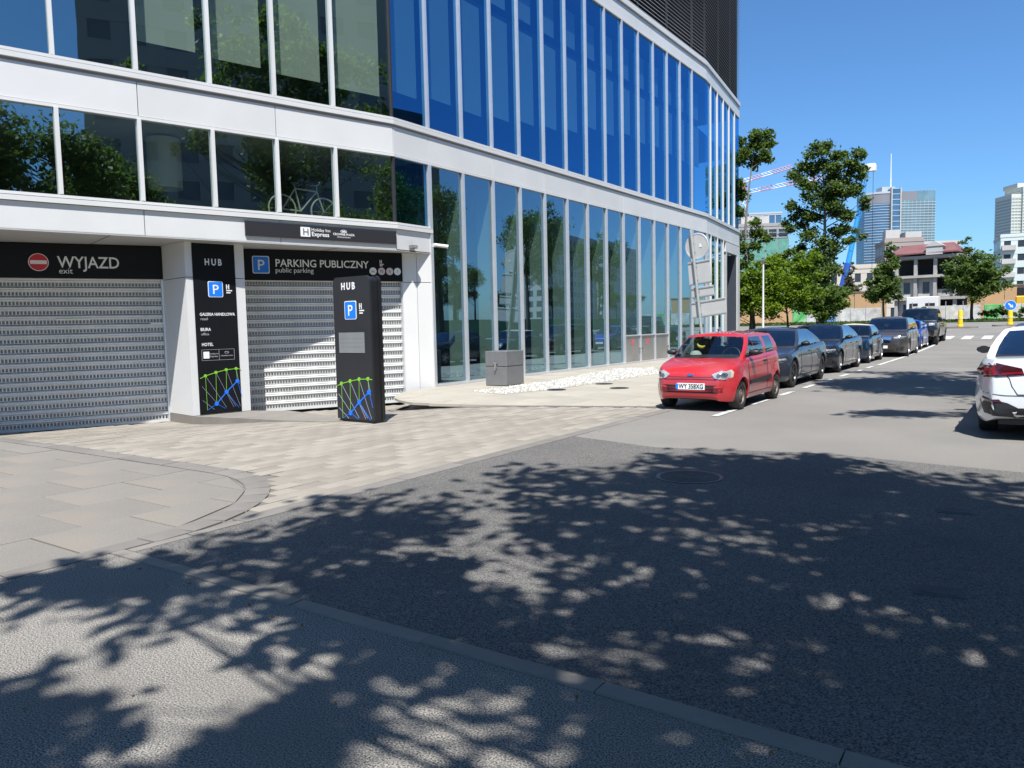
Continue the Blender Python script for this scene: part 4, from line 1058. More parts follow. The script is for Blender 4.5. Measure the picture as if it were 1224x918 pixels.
def plate_text(p, y, z, body, s_=.095, xs=.8):
    if y > 0: text(body, s_, frame((.20, y + .003, z - .036), (-1, 0, 0)), black_panel, p, xs=xs, bold=.001)
    else: text(body, s_, frame((-.20, y - .003, z - .036), (1, 0, 0)), black_panel, p, xs=xs, bold=.001)
    b = MB(); sg = 1 if y > 0 else -1; b.box(sg * .235 - .022, sg * .235 + .022, y - .003, y + .003, z - .05, z + .05); b.build('plate_band', sign_blue, p)
def front_kit(patch, strip, D, W, zl, lampm, grille, z1, style):
    """headlamps (mirrored), grille, lower intake"""
    for s_ in (1, -1):
        poly = [(s_ * x * W / 2, z) for x, z in lampm[0]]
        if s_ < 0: poly = poly[::-1]
        patch('headlamp', poly, 'front', lampm[1], .010)
G_ROW = 'cars parked along the left kerb'

# ---- red hatchback, nearest
red = paint('paint_red', (.42, .020, .028), dirt=((.46, .12, .13), 1.2, .35))
t, patch, strip, proj, D = make_car('parked_car', 'hatch', 3.34, 1.51, 1.41, 2.2, .27, .62, red, 'small red three door hatchback parked nearest, front towards the camera', (-5.11, 14.70, 0), PI, G_ROW, 'steel', car_glass_clear)
hl = [(.52, .665), (.60, .60), (.80, .575), (.93, .60), (.945, .70), (.90, .745), (.72, .735)]
for s_ in (1, -1):
    P = [(s_ * x * .755, z) for x, z in hl]; hp = patch('headlamp', P if s_ > 0 else P[::-1], 'front', lamp_clear, .014)
    for cx_, cz_, r_, m_ in ((.60, .655, .048, lamp_dark), (.52, .645, .036, lamp_dark), (.60, .655, .022, chrome)):
        P = [(s_ * (cx_ + r_ * math.cos(a)), cz_ + r_ * math.sin(a)) for a in lin(0, 2 * PI, 12)[:-1]]; patch('reflector', P if s_ > 0 else P[::-1], 'front', m_, .019 if m_ is not chrome else .024, hp, 1)
    P = [(s_ * x * .755, z) for x, z in [(.905, .61), (.935, .615), (.942, .70), (.905, .735)]]; patch('indicator', P if s_ > 0 else P[::-1], 'front', mat('indicator_pale', (.55, .42, .30), .2), .018, hp, 1)
b_ = patch('bumper_vent', [(-.56, .335), (.56, .335), (.60, .475), (-.60, .475)], 'front', trim_blk, .006)
for z in (.375, .42): patch('grille_bar', [(-.59, z - .010), (.59, z - .010), (.59, z + .010), (-.59, z + .010)], 'front', red, .020, rings_=1)
strip('bumper_seam', [(-.68, .56), (-.4, .575), (0, .58), (.4, .575), (.68, .56)], .012, 'front', dark_seal)
strip('bonnet_seam', [(-.60, .66), (-.38, .62), (0, .615), (.38, .62), (.60, .66)], .010, 'front', dark_seal)
patch('badge', [(-.055, .645), (0, .632), (.055, .645), (.055, .665), (0, .678), (-.055, .665)], 'front', chrome, .016, rings_=1)
pl, py_ = plate('front', .45, .52, .112, -.02); plate_text(pl, py_, .45, 'WY 358XG', .118, .80)
for sd, sg in (('right', -1), ('left', 1)):
    strip('rubbing_strip', [(sg * (D['axf'] - .43), .47), (sg * (D['axr'] + .42), .50)], .075, sd, trim_blk, .016)
b = MB(); b.tube([(0, D['wst'] - .15, 1.41), (0, D['wst'] - .10, 1.45)], .012, 5); b.build('aerial_base', trim_blk, t)
# air freshener banana-yellow toy and pale dashboard cloth seen through the windscreen
b = MB(); c = Vector((.24, D['cow'] - .52, 1.20)); b.tube([c + Vector((.0 + .09 * math.cos(a), 0, .09 * math.sin(a))) for a in lin(-2.4, -.2, 8)], [.008, .02, .026, .03, .03, .03, .026, .018, .006], 8); b.build('hanging_toy', mat('toy_yellow', (.75, .62, .08), .6), t, True)
b = MB(); b.lathe([(.12, 0), (.10, .05), (.06, .085), (0, .095)], 14, Matrix.Translation((.30, D['cow'] - .36, D['bz'] + .02))); b.build('pale_cushion', mat('cushion_pale', (.5, .55, .5), .8), t, True)

def sedan_front(patch, strip, W, zc, lamp, grille_m, wide, g_h, body):
    for s_ in (1, -1):
        P = [(s_ * x * W / 2, zc + z) for x, z in [(.50, -.03), (.72, -.055), (.90, -.045), (.955, .02), (.93, .055), (.70, .035), (.52, .02)]]
        hp = patch('headlamp', P if s_ > 0 else P[::-1], 'front', lamp, .012)
        P = [(s_ * x * W / 2, zc + z) for x, z in [(.66, -.035), (.86, -.038), (.90, .015), (.70, .012)]]
        patch('lamp_unit', P if s_ > 0 else P[::-1], 'front', lamp_dark, .018, hp, 1)
        P = [(s_ * x * W / 2, z) for x, z in [(.58, .26), (.86, .26), (.90, .42), (.80, .45), (.62, .38)]]
        patch('intake', P if s_ > 0 else P[::-1], 'front', trim_blk, .006)
    patch('grille', [(-wide * .85, zc - g_h), (wide * .85, zc - g_h), (wide, zc + .01), (wide * .92, zc + .035), (-wide * .92, zc + .035), (-wide, zc + .01)], 'front', grille_m, .012)
    patch('lower_grille', [(-.48, .25), (.48, .25), (.52, .33), (-.52, .33)], 'front', trim_blk, .008)
    pl, py_ = plate('front', .42)
    b = MB(); b.box(.215, .255, py_ - .003, py_ + .003, .37, .47); b.build('plate_band', sign_blue, pl)
    strip('bonnet_seam', [(-.8 * W / 2, zc + .07), (-.45, zc + .06), (0, zc + .055), (.45, zc + .06), (.8 * W / 2, zc + .07)], .010, 'front', dark_seal)
graph = paint('paint_slate', (.048, .055, .075), .45, .30, dirt=((.10, .10, .10), 1.5, .25))
t, patch, strip, proj, D = make_car('parked_car', 'sedan', 4.8, 1.86, 1.43, 2.86, .335, .90, graph, 'slate grey liftback parked directly behind the red hatchback', (-5.64, 20.12, 0), PI, G_ROW, 'dark')
sedan_front(patch, strip, 1.86, .66, lamp_clear, trim_blk, .46, .30, graph)
navy = paint('paint_midnight', (.016, .018, .028), .4, .25)
t, patch, strip, proj, D = make_car('parked_car', 'sedan', 4.9, 1.86, 1.46, 2.88, .335, .86, navy, 'black saloon with silver wheels third in the parked row', (-5.74, 25.92, 0), PI, G_ROW, 'alloy')
sedan_front(patch, strip, 1.86, .67, lamp_clear, chrome, .26, .14, navy)
teal = paint('paint_deep_blue', (.010, .028, .060), .4, .25)
t, patch, strip, proj, D = make_car('parked_car', 'cabrio', 3.75, 1.70, 1.41, 2.47, .31, .66, teal, 'small dark blue convertible with a beige roof behind the black saloon', (-5.72, 30.85, 0), PI, G_ROW, 'alloy')
for s_ in (1, -1):
    P = [(s_ * (.55 + .13 * math.cos(a)), .70 + .11 * math.sin(a)) for a in lin(0, 2 * PI, 14)[:-1]]; patch('headlamp', P if s_ > 0 else P[::-1], 'front', lamp_clear, .015)
patch('grille', [(-.40, .42), (.40, .42), (.46, .60), (-.46, .60)], 'front', chrome, .010); plate('front', .38)
taupe = paint('paint_taupe', (.085, .075, .070), .5, .30)
t, patch, strip, proj, D = make_car('parked_car', 'suv', 4.55, 1.86, 1.66, 2.65, .36, .92, taupe, 'taupe grey crossover fifth in the parked row with a pale number plate', (-5.22, 36.3, 0), PI, G_ROW, 'alloy')
sedan_front(patch, strip, 1.86, .80, lamp_clear, chrome, .40, .20, taupe)
blue = paint('paint_bright_blue', (.020, .055, .30), .2, .28)
t, patch, strip, proj, D = make_car('parked_car', 'hatch', 3.7, 1.66, 1.46, 2.42, .30, .70, blue, 'bright blue hatchback parked between the taupe crossover and the black pickup', (-5.33, 42.2, .05), PI, G_ROW, 'alloy')
for s_ in (1, -1):
    P = [(s_ * x * .83, z + .02) for x, z in hl]; patch('headlamp', P if s_ > 0 else P[::-1], 'front', lamp_clear, .014)
plate('front', .42); patch('grille', [(-.5, .30), (.5, .30), (.5, .37), (-.5, .37)], 'front', trim_blk, .01)
blk = paint('paint_black', (.010, .010, .013), .0, .25)
t, patch, strip, proj, D = make_car('parked_pickup', 'pickup', 5.8, 2.02, 1.96, 3.57, .42, .98, blk, 'big black double cab pickup truck last in the parked row', (-5.25, 47.6, .13), PI, G_ROW, 'dark', clear=.22)
t.rotation_euler = (R(.8), 0, PI)
patch('grille', [(-.55, .80), (.55, .80), (.62, 1.10), (-.62, 1.10)], 'front', trim_blk, .02); plate('front', .60)
for s_ in (1, -1):
    P = [(s_ * x, z) for x, z in [(.64, .98), (.90, .98), (.92, 1.12), (.64, 1.12)]]; patch('headlamp', P if s_ > 0 else P[::-1], 'front', lamp_clear, .02)
patch('bumper', [(-.88, .46), (.88, .46), (.90, .70), (-.90, .70)], 'front', mat('bumper_black', (.03, .03, .032), .4), .05)
# ---- white saloon on the right, seen from behind
white = paint('paint_white', (.66, .67, .68), 0, .28)
t, patch, strip, proj, D = make_car('parked_car', 'sedan', 4.94, 1.87, 1.48, 2.97, .345, .85, white, 'white saloon parked on the right seen from behind with red tail lamps', (.28, 13.90, 0), 0, 'cars parked along the right kerb', 'dark')
for s_ in (1, -1):
    P = [(s_ * x * .935, z) for x, z in [(.42, .85), (.97, .80), (.985, .90), (.93, .985), (.74, .995), (.45, .93)]]
    lo_ = patch('tail_lamp', P if s_ > 0 else P[::-1], 'rear', lamp_red_dark, .012)
    P = [(s_ * x * .935, z) for x, z in [(.72, .845), (.95, .825), (.955, .90), (.90, .955), (.76, .965)]]
    patch('lamp_core', P if s_ > 0 else P[::-1], 'rear', lamp_red, .020, lo_)
    P = [(s_ * x * .935, z) for x, z in [(.44, .865), (.68, .845), (.68, .87), (.44, .89)]]
    patch('lamp_bar', P if s_ > 0 else P[::-1], 'rear', lamp_red, .018, lo_)
    P = [(s_ * x * .935, z) for x, z in [(.50, .30), (.88, .34), (.94, .50), (.90, .56), (.60, .49), (.46, .42)]]
    patch('bumper_insert', P if s_ > 0 else P[::-1], 'rear', trim_blk, .012)
    P = [(s_ * x * .935, z) for x, z in [(.66, .495), (.88, .50), (.885, .525), (.70, .535)]]
    patch('reflector', P if s_ > 0 else P[::-1], 'rear', lamp_red_dark, .018)
    P = [(s_ * x * .935, z) for x, z in [(.52, .31), (.78, .32), (.80, .40), (.55, .40)]]
    patch('exhaust_trim', P if s_ > 0 else P[::-1], 'rear', rim_dark, .03)
patch('diffuser', [(-.50, .29), (.50, .29), (.44, .43), (-.44, .43)], 'rear', trim_blk, .012)
plate('rear', .68)
strip('boot_seam', [(-.72, .985), (-.55, .80), (-.52, .70), (-.46, .60), (.46, .60), (.52, .70), (.55, .80), (.72, .985)], .010, 'rear', dark_seal)
patch('badge', [(-.05, .885), (0, .87), (.05, .885), (.05, .935), (0, .95), (-.05, .935)], 'rear', chrome, .014, rings_=1)
patch('model_badge', [(-.62, .945), (-.47, .945), (-.47, .965), (-.62, .965)], 'rear', chrome, .014, rings_=1)
strip('bumper_seam', [(-.9, .62), (-.6, .585), (.6, .585), (.9, .62)], .008, 'rear', dark_seal)
b = MB(); b.lathe([(.035, 0), (.02, .05), (.004, .06)], 8, Matrix.Translation((0, -1.0, 1.47)) @ Matrix.Diagonal((.6, 1.6, 1, 1))); b.build('aerial', white, t)
# ------------------------------------------------------------------ trees
def leaf_mesh(name, centres, size, nrng, m, flat=.5):
    n = len(centres); C = np.asarray(centres)
    nm = nrng.normal(size=(n, 3)); nm[:, 2] = np.abs(nm[:, 2]) + flat; nm /= np.linalg.norm(nm, axis=1)[:, None]
    a = nrng.normal(size=(n, 3)); a -= nm * (a * nm).sum(1)[:, None]; a /= np.linalg.norm(a, axis=1)[:, None]; b = np.cross(nm, a)
    s = size * nrng.uniform(.65, 1.35, (n, 1))
    V = np.empty((n, 4, 3)); V[:, 0] = C - a * s; V[:, 1] = C + b * s * .55 - nm * s * .12; V[:, 2] = C + a * s; V[:, 3] = C - b * s * .55 - nm * s * .12
    me = bpy.data.meshes.new(name); me.vertices.add(4 * n); me.vertices.foreach_set('co', V.reshape(-1)); me.loops.add(4 * n); me.loops.foreach_set('vertex_index', np.arange(4 * n, dtype=np.int32))
    me.polygons.add(n); me.polygons.foreach_set('loop_start', np.arange(0, 4 * n, 4, dtype=np.int32)); me.materials.append(m); me.update(calc_edges=True); return me
def tree(name, x, y, z, clumps, h0, tr, nleaf, size, lm, bm_, seed, label, cat='tree', group=None, lean=(0, 0), top=None, spread=.27, wob=.10, limb=.30):
    """clumps: list of (dx, dy, z, radius) in metres; limbs run from the trunk into each clump"""
    nr = np.random.default_rng(seed); pr = random.Random(seed)
    t = thing(name, (x, y, z), 0, label, cat, group)
    zt_ = top or max(c[2] for c in clumps) * .85
    def trunk(zz_): k = zz_ / zt_; return Vector((lean[0] * k + wob * math.sin(k * 5 + seed), lean[1] * k + .8 * wob * math.sin(k * 4 + 1 + seed), zz_))
    b = MB(); zs = lin(-.2, zt_, 10); b.tube([trunk(max(q, 0)) if q > 0 else Vector((0, 0, -.2)) for q in zs], [tr * (1.25 if i == 0 else 1 - .85 * i / 10) for i in range(11)], 9)
    b.build('trunk', bm_, t, True)
    lb = MB(); pts = []; tot = sum(c[3] ** 2 for c in clumps)
    for (dx, dy, cz, r) in clumps:
        c = Vector((dx, dy, cz)); z0 = max(h0 * .8, min(zt_ * .95, cz - .55 * math.hypot(dx, dy) - .3)); p0 = trunk(z0)
        mid = (p0 + c) / 2 + Vector((pr.uniform(-.15, .15), pr.uniform(-.15, .15), -.08 * (c - p0).length)); rr_ = tr * limb * (1 - .5 * z0 / zt_)
        lb.tube([p0, mid, c], [rr_, rr_ * .6, rr_ * .25], 6)
        k = max(10, int(nleaf * r ** 2 / tot)); nt = max(3, int(r * 5))
        subs = []
        for _ in range(nt):
            d = Vector((pr.gauss(0, 1), pr.gauss(0, 1), pr.gauss(0, .8))); d.normalize(); e = c + d * r * pr.uniform(.55, .98); subs.append(e)
            lb.tube([c + d * .05, e], [rr_ * .25, rr_ * .08], 4)
        S = np.array([tuple(s_) for s_ in subs]); idx = nr.integers(0, nt, k)
        off = nr.normal(size=(k, 3)) * r * spread * np.array([1, 1, .75]); pts.append(S[idx] + off)
    lb.build('limbs', bm_, t, True)
    stuff(link('crown', leaf_mesh('crown', np.concatenate(pts), size, nr, lm), t))
    return t
def crown(seed, n, cx, cy, cz, rx, ry, rz, r0, r1, shell=.55):
    pr = random.Random(seed); out = []
    while len(out) < n:
        d = Vector((pr.gauss(0, 1), pr.gauss(0, 1), pr.gauss(0, 1))); d.normalize(); k = pr.uniform(shell, 1)
        out.append((cx + d.x * rx * k, cy + d.y * ry * k, cz + d.z * rz * k, pr.uniform(r0, r1)))
    return out
SUNNY = [(-3.48, 3.9, .3, .22), (-2.22, 4.11, .3, .2), (-2.0, 5.86, .25, .2), (-1.1, 3.37, .2, .15), (-1.29, 6.26, .25, .2), (-.16, 7.43, .4, .45), (-1.24, 8.6, .4, .3), (-4.16, 5.55, .4, .35), (-3.08, 6.47, .3, .25), (-3.12, 4.79, .25, .18), (-.95, 4.77, .2, .15)]
SHADE = [[(-5.54, 2.92), (-5.68, 3.6), (-5.47, 4.24), (-5.36, 5.13), (-5.42, 6.32), (-5.41, 7.59), (-5.3, 8.6), (-4.24, 8.0), (-3.45, 7.92), (-3.27, 9.03), (-3.04, 10.13), (-2.3, 9.53), (-2.11, 11.01), (-1.4, 9.66), (-.87, 9.51), (-.48, 8.31), (2, 9), (6, 9.5), (6, .4), (-.6, 1.1), (-1.5, 1.7), (-1.9, 2.2), (-2.63, 2.5), (-3.03, 2.57), (-3.29, 2.35), (-4.07, 2.2)],
         [(-5.6, 2.0), (-5.36, 2.6), (-4.85, 3.09), (-4.3, 2.75), (-4.5, 2.15), (-4.8, 1.75)], [(-3.9, 1.3), (-3.68, 1.67), (-3.15, 1.61), (-2.7, 1.36), (-2.9, .6), (-3.6, .6)], [(-3.0, 1.78), (-2.73, 2.0), (-2.1, 1.9), (-2.0, 1.2), (-2.5, 1.3)],
         [(-4.6, 20.1), (-3.9, 24.5), (-2.0, 26), (4, 24), (4, 12.5), (-.6, 13.0), (-2.2, 13.4), (-1.2, 15.5), (-3.0, 17.5)], [(-3.3, 13.9), (-2.2, 14.6), (-.6, 14.6), (-.5, 13.6), (-2.0, 13.4)],
         [(-3.2, 2.7), (-1.0, 2.5), (-.4, 3.6), (-1.2, 4.6), (-3.0, 4.3)], [(-.9, 2.9), (.4, 2.5), (.5, 4.2), (-.6, 4.4)]]
def in_view(p, r):
    d = Vector(p) - Vector((0, 0, EYE)); z = d.dot(fw)
    if z < .2: return False
    x_, y_ = d.dot(rr) / z * 910, d.dot(uu) / z * 910; m_ = r / z * 910 + 8
    return abs(x_) < 612 + m_ and abs(y_) < 459 + m_
def shade_crown(seed, n, x, y, cx, cy, cz, rx, ry, rz, r0, r1, polys=None, f=1.0):
    """boughs of a street tree, kept only where the ground they shade is in the shade"""
    pr = random.Random(seed); out = []; tries = 0
    while len(out) < n and tries < 60000:
        tries += 1
        d = Vector((pr.gauss(0, 1), pr.gauss(0, 1), pr.gauss(0, 1))); d.normalize(); k = pr.random() ** .4; r = pr.uniform(r0, r1)
        c = (cx + d.x * rx * k, cy + d.y * ry * k, cz + d.z * rz * k, r)
        px_, py_ = x + c[0] - .568 * c[2] * .577, y + c[1] + .823 * c[2] * .577
        ok = False
        if in_view((x + c[0], y + c[1], c[2]), r * 1.5): continue
        for P in (polys or SHADE[:4]):
            if all(in_poly(px_ + f * r * .62 * math.cos(q), py_ + f * r * .75 * math.sin(q), P) for q in (0, .785, 1.57, 2.36, 3.14, 3.93, 4.71, 5.5)): ok = True
        if ok and all(((px_ - hx) / (ex + r * .55)) ** 2 + ((py_ - hy) / (ey + r * .6)) ** 2 > 1 for hx, hy, ex, ey in SUNNY): out.append(c)
    return out
# street trees along the right kerb: they shade the road and stand in the window reflections
G_T = 'street trees along the right kerb'
t1 = tree('street_tree', 1.7, .3, .1, shade_crown(3, 85, 1.7, .3, -.7, .4, 8.2, 4.5, 4.8, 2.8, .36, .95) + sum((shade_crown(60 + i, m_, 1.7, .3, -1.0, -1.4, 8.0, 5, 5, 2.4, .26, .42, [SHADE[i]], .6) for i, m_ in ((1, 12), (2, 7), (3, 5), (6, 16), (7, 8))), []), 4.5, .22, 15500, .12, leaf_mid, bark, 21, 'leafy street tree overhanging the road beside the camera', group=G_T, spread=.34, limb=.15)
t2 = tree('street_tree', 4.6, 5.4, .1, shade_crown(8, 60, 4.6, 5.4, -1.2, -.3, 8.6, 4.8, 4.6, 3.0, .4, 1.0) + crown(8, 10, 1.2, 0, 9, 3, 3, 2.6, .7, 1.2, .25), 4.5, .24, 12000, .12, leaf_mid, bark, 33, 'leafy street tree whose crown shades the dark asphalt', group=G_T, spread=.34, limb=.15)
t3 = tree('street_tree', 5.0, 14.6, .1, shade_crown(14, 75, 5.0, 14.6, -3.0, 0, 11.6, 5.0, 6.0, 3.4, .35, 1.0, [SHADE[4]]) + shade_crown(15, 10, 5.0, 14.6, -3.6, -3, 11.0, 4.0, 5, 3.4, .28, .5, [SHADE[5]], .6) + crown(14, 10, .8, 0, 9.4, 2.6, 2.6, 2.4, .7, 1.2, .3), 5, .25, 17000, .13, leaf_mid, bark, 45, 'leafy street tree standing beside the white saloon', group=G_T, spread=.34, limb=.15)
t4 = tree('street_tree', .8, -7.2, .1, crown(29, 24, -1.4, -1.2, 9.0, 4.3, 3.2, 3.2, .8, 1.4, .3), 4.5, .24, 12000, .15, leaf_mid, bark, 51, 'leafy street tree behind the camera shading the worn footway', group=G_T)
for (x, y, s_, lab) in [(7.5, 24, 1.0, 'tall street tree on the right beyond the white saloon'), (8.0, 33, .9, 'street tree on the right level with the convertible'), (8.5, 42, 1.1, 'street tree on the right level with the blue hatchback'), (9.0, 54, 1.0, 'street tree on the right near the crossing'), (9.5, -1.5, 1.05, 'tall tree on the far side of the right pavement'), (11, -11, 1.2, 'tall tree on the right behind the camera'), (10.5, 8, .95, 'second tree back from the right kerb'), (17, 30, .95, 'broad tree behind the green fence level with the convertible'), (19, 44, 1.0, 'broad tree behind the green fence level with the blue hatchback'), (22, 60, 1.05, 'broad tree behind the green fence near the cross street'), (24, 80, 1.1, 'tree at the far right beyond the cross street'), (18, 20, .9, 'tree behind the green fence level with the white saloons'), (29, 104, 1.2, 'farthest tree on the right beyond the cross street'), (20, 52, .7, 'short tree behind the green fence on the right'), (16, 37, .62, 'smallest tree behind the green fence on the right'), (26, 70, .7, 'short tree beyond the cross street on the right')] + [(17 + (i * 7) % 9 + i * .5, 22 + i * 9.0, .42 + .07 * (i % 3), 'low bushy tree behind the green fence, ' + q) for i, q in enumerate(('nearest the white saloons', 'level with the slate liftback', 'level with the convertible', 'level with the blue hatchback', 'level with the pickup', 'just before the cross street', 'just past the cross street', 'second past the cross street', 'third past the cross street', 'fourth past the cross street', 'last of its row'))]:
    c = copy_tree(t2); c.location = (x, y, zg(y) + .1); c.rotation_euler = (0, 0, x * 7 + y); c.scale = (s_ * .85, s_ * .85, s_); c['label'] = lab
# trees in view
tall = [(-.2, 0, 13.8, .8), (.9, .3, 13.5, .75), (-1.0, .2, 13.0, .85), (1.9, 0, 12.9, .7), (2.6, 0, 12.3, .6), (-.1, .3, 12.5, 1.0), (1.3, -.2, 12.0, .9), (-1.7, 0, 11.9, .8), (.5, -.3, 11.2, 1.0), (2.3, .2, 11.2, .75), (-1.2, 0, 10.9, .9), (1.6, 0, 10.2, .9), (2.7, 0, 9.9, .6), (-.3, .2, 10.1, 1.0), (-1.9, 0, 9.7, .75), (.6, 0, 9.1, .9), (2.1, .2, 8.9, .75), (-.9, .3, 8.7, .9), (-2.5, 0, 8.5, .6), (.9, 0, 7.9, .8), (-.5, 0, 7.4, 1.0), (2.3, 0, 7.3, .5), (1.5, 0, 7.1, .5), (-2.0, 0, 6.8, .7), (-3.0, 0, 6.0, .6), (.1, .2, 6.2, 1.0), (-1.2, 0, 5.5, 1.0), (.5, 0, 4.6, 1.0), (-.4, 0, 4.0, 1.1), (.9, 0, 3.2, .9), (.2, -.2, 2.3, 1.0), (-2.1, .2, 4.9, .8), (-1.3, 0, 3.0, .9)]
tree('tall_tree', -13.2, 60.1, .2, tall, 3, .24, 27000, .13, leaf_dark, bark_lt, 61, 'tall irregular dark green tree behind the parked cars', top=12)
left = [(-.2, 0, 13.2, .8), (.7, .2, 13.0, .75), (.1, .2, 12.3, .8), (.9, 0, 12.2, .6), (-.8, 0, 12.6, .8), (-.5, 0, 10.4, .5), (-.4, 0, 8.6, .55), (.2, .2, 8.0, .45), (.4, 0, 6.9, .7), (-.3, 0, 6.2, .75), (-.6, 0, 5.3, .6), (-1.4, .2, 9.6, .9), (-1.6, 0, 7.2, 1.0)]
tree('thin_tree', -15.75, 51.0, .2, left, 4, .17, 8000, .13, leaf_mid, bark_lt, 71, 'thin tree with bare twigs and a high leaf tuft at the building corner', top=12.5, wob=.28)
tree('round_tree', -14.5, 46.6, .1, crown(5, 34, 0, 0, 3.2, 2.0, 1.7, 2.0, .5, .9, .15), 1.2, .09, 12000, .11, leaf_bright, bark, 81, 'bright green round tree nearest the glass building corner', group='small bright green trees behind the white lamp post')
tree('round_tree', -13.05, 49.5, .1, crown(6, 38, -.1, 0, 3.5, 2.4, 1.9, 2.3, .5, .95, .15), 1.2, .09, 15000, .11, leaf_bright, bark, 82, 'bright green round tree in the middle behind the white lamp post', group='small bright green trees behind the white lamp post')
tree('round_tree', -12.5, 55.5, .2, crown(9, 20, 0, 0, 2.7, 1.8, 1.6, 1.6, .5, .8, .3), 1.2, .08, 5500, .12, leaf_mid, bark, 83, 'lower green round tree at the foot of the tall tree', group='small bright green trees behind the white lamp post')
tree('roadside_tree', -12.3, 82, 1.1, crown(16, 20, .2, 0, 3.9, 1.5, 1.4, 1.8, .5, .8, .3) + [(.5, 0, 5.6, .8), (.5, 0, 6.2, .7), (.45, 0, 6.9, .5), (.42, 0, 7.4, .3), (-1.6, 0, 3.1, .6), (0, 0, 3.5, 1.2), (.3, 0, 4.6, 1.1), (-.6, 0, 2.6, .9)], 1.5, .12, 9500, .15, leaf_dark, bark, 91, 'pointed dark green tree before the orange wall left of the unfinished building', group='trees before the orange wall')
tree('roadside_tree', -4.9, 82, 1.1, crown(17, 26, .3, 0, 4.1, 2.3, 1.9, 2.2, .6, 1.0, .3) + [(-.6, 0, 6.0, .9), (-.7, 0, 6.7, .6), (-.75, 0, 7.4, .4), (0, 0, 4.5, 1.5), (.8, 0, 3.6, 1.4), (-1, 0, 3.6, 1.3), (1.6, 0, 4.6, 1.0), (-.9, 0, 5.0, 1.0), (.8, 0, 5.6, .9)], 1.5, .15, 13000, .15, leaf_dark, bark, 92, 'broad dark green tree before the orange wall right of the unfinished building', group='trees before the orange wall')
tree('poplar', -23.1, 123.8, 1.3, [(0, 0, 1 + k * .85, 1.35 - .12 * k) for k in range(10)] + [(.5, 0, 2 + k, .9) for k in range(4)] + [(-.6, 0, 2.5 + k, .9) for k in range(4)], 1, .2, 3500, .24, leaf_grey, bark_lt, 95, 'slim grey green poplar behind the orange wall')
tree('shrub', -9.4, 82.5, 1.15, crown(19, 10, 0, 0, .8, 1.6, .6, .5, .3, .5, .2), .3, .04, 1500, .12, leaf_mid, bark, 97, 'low shrub on the grass strip between the two dark trees', 'shrub')
tree('shrub', -2.1, 83.5, 1.15, crown(20, 12, 0, 0, .7, 2.6, .6, .45, .3, .5, .2), .3, .04, 1800, .12, leaf_mid, bark, 98, 'low hedge shrub on the grass strip near the blue arrow sign', 'shrub')
# grass
def lawn(name, label, x0, x1, y0, y1, n, seed, hgt=.12):
    nr = np.random.default_rng(seed); sheet('grass_bed', lin(x0, x1, 6), lin(y0, y1, 6), lambda x, y: zg(y) + .03, mat('turf', (.07, .10, .03), .9, var=.4, vscale=1.5))
    X = nr.uniform(x0, x1, n); Yv = nr.uniform(y0, y1, n); Z = np.array([zg(v) for v in Yv]) + .06
    o = link(name, leaf_mesh(name, np.stack([X, Yv, Z], 1), hgt, nr, grass_m, .1)); tag(o, label, 'grass', kind='stuff')
lawn('lawn', 'rough green lawn under the trees behind the parked cars', -40, -6.4, 46.5, 59, 9000, 5)
lawn('grass_strip', 'green grass strip before the orange wall across the crossing', -40, 40, 78, 86, 9000, 6, .16)

# fallen leaves and grit along the kerbs
nr = np.random.default_rng(12); pts = []
for _ in range(150):
    k = nr.uniform()
    if k < .35: p = (nr.uniform(-5.4, 2), 2.75 - abs(nr.normal(0, .12)), .012)
    elif k < .6: p = (-5.40 + abs(nr.normal(0, .12)), nr.uniform(3, 20), .012)
    else: p = (nr.uniform(-5.4, 1.5), nr.uniform(-.5, 2.7), .010)
    pts.append(p)
o = link('fallen_leaves', leaf_mesh('fallen_leaves', np.array(pts), .013, nr, leafmat('leaf_litter', (.20, .15, .06)), 1.5)); tag(o, 'scattered small fallen leaves along the kerbs', 'leaves', kind='stuff')
# ------------------------------------------------------------------ street furniture
sign_back = mat('sign_back', (.52, .52, .51), .5, .2, var=.06, vscale=3)
pole_m = mat('galvanised', (.42, .43, .43), .45, .4, var=.1, vscale=6)
t = thing('road_sign', (-9.30, 25.15, 0), R(-8), 'leaning grey road sign post with a round plate and panels seen from the back', 'road sign')
lean = lambda z: Vector((-.115 * z, 0, z))
b = MB(); b.tube([lean(-.1), lean(4.75)], .05, 12); b.build('post', pole_m, t, True)
b = MB(); M_ = Matrix.Translation(lean(4.18) + Vector((.12, .085, 0))) @ Matrix.Rotation(R(-6), 4, 'Y') @ Matrix.Rotation(PI / 2, 4, 'X'); b.lathe([(.44, -.012), (.45, .0), (.44, .012), (.40, .012), (.395, .004), (0, .004)], 36, M_); rp = b.build('round_plate', sign_back, t)
b = MB(); b.box(.10, .18, -.06, .06, .012, .016, M_); b.build('sticker', letter_white, rp)
def plate_back(nm, cx, w, z, h, tilt, oy=.085):
    b = MB(); M2 = Matrix.Translation(lean(z) + Vector((cx, oy, 0))) @ Matrix.Rotation(R(tilt), 4, 'Y')
    b.bbox(-w / 2, w / 2, -.012, .012, -h / 2, h / 2, .006, M2); p = b.build(nm, sign_back, t)
    f = MB(); f.box(-w / 2, w / 2, -.03, -.012, h / 2 - .06, h / 2 - .02, M2); f.box(-w / 2, w / 2, -.03, -.012, -h / 2 + .02, -h / 2 + .06, M2); f.build('rail', pole_m, p)
plate_back('upper_panel', .12, .84, 3.28, .80, -5); plate_back('middle_panel', .16, .84, 2.62, .36, -5); plate_back('lower_panel', .32, 1.28, 2.06, .56, -6)
b = MB()
for z in (4.3, 4.0, 3.5, 3.05, 2.65, 2.2, 1.9): b.lathe([(.065, -.02), (.065, .02)], 10, Matrix.Translation(lean(z) + Vector((0, .02, 0))))
b.build('clamps', pole_m, t)
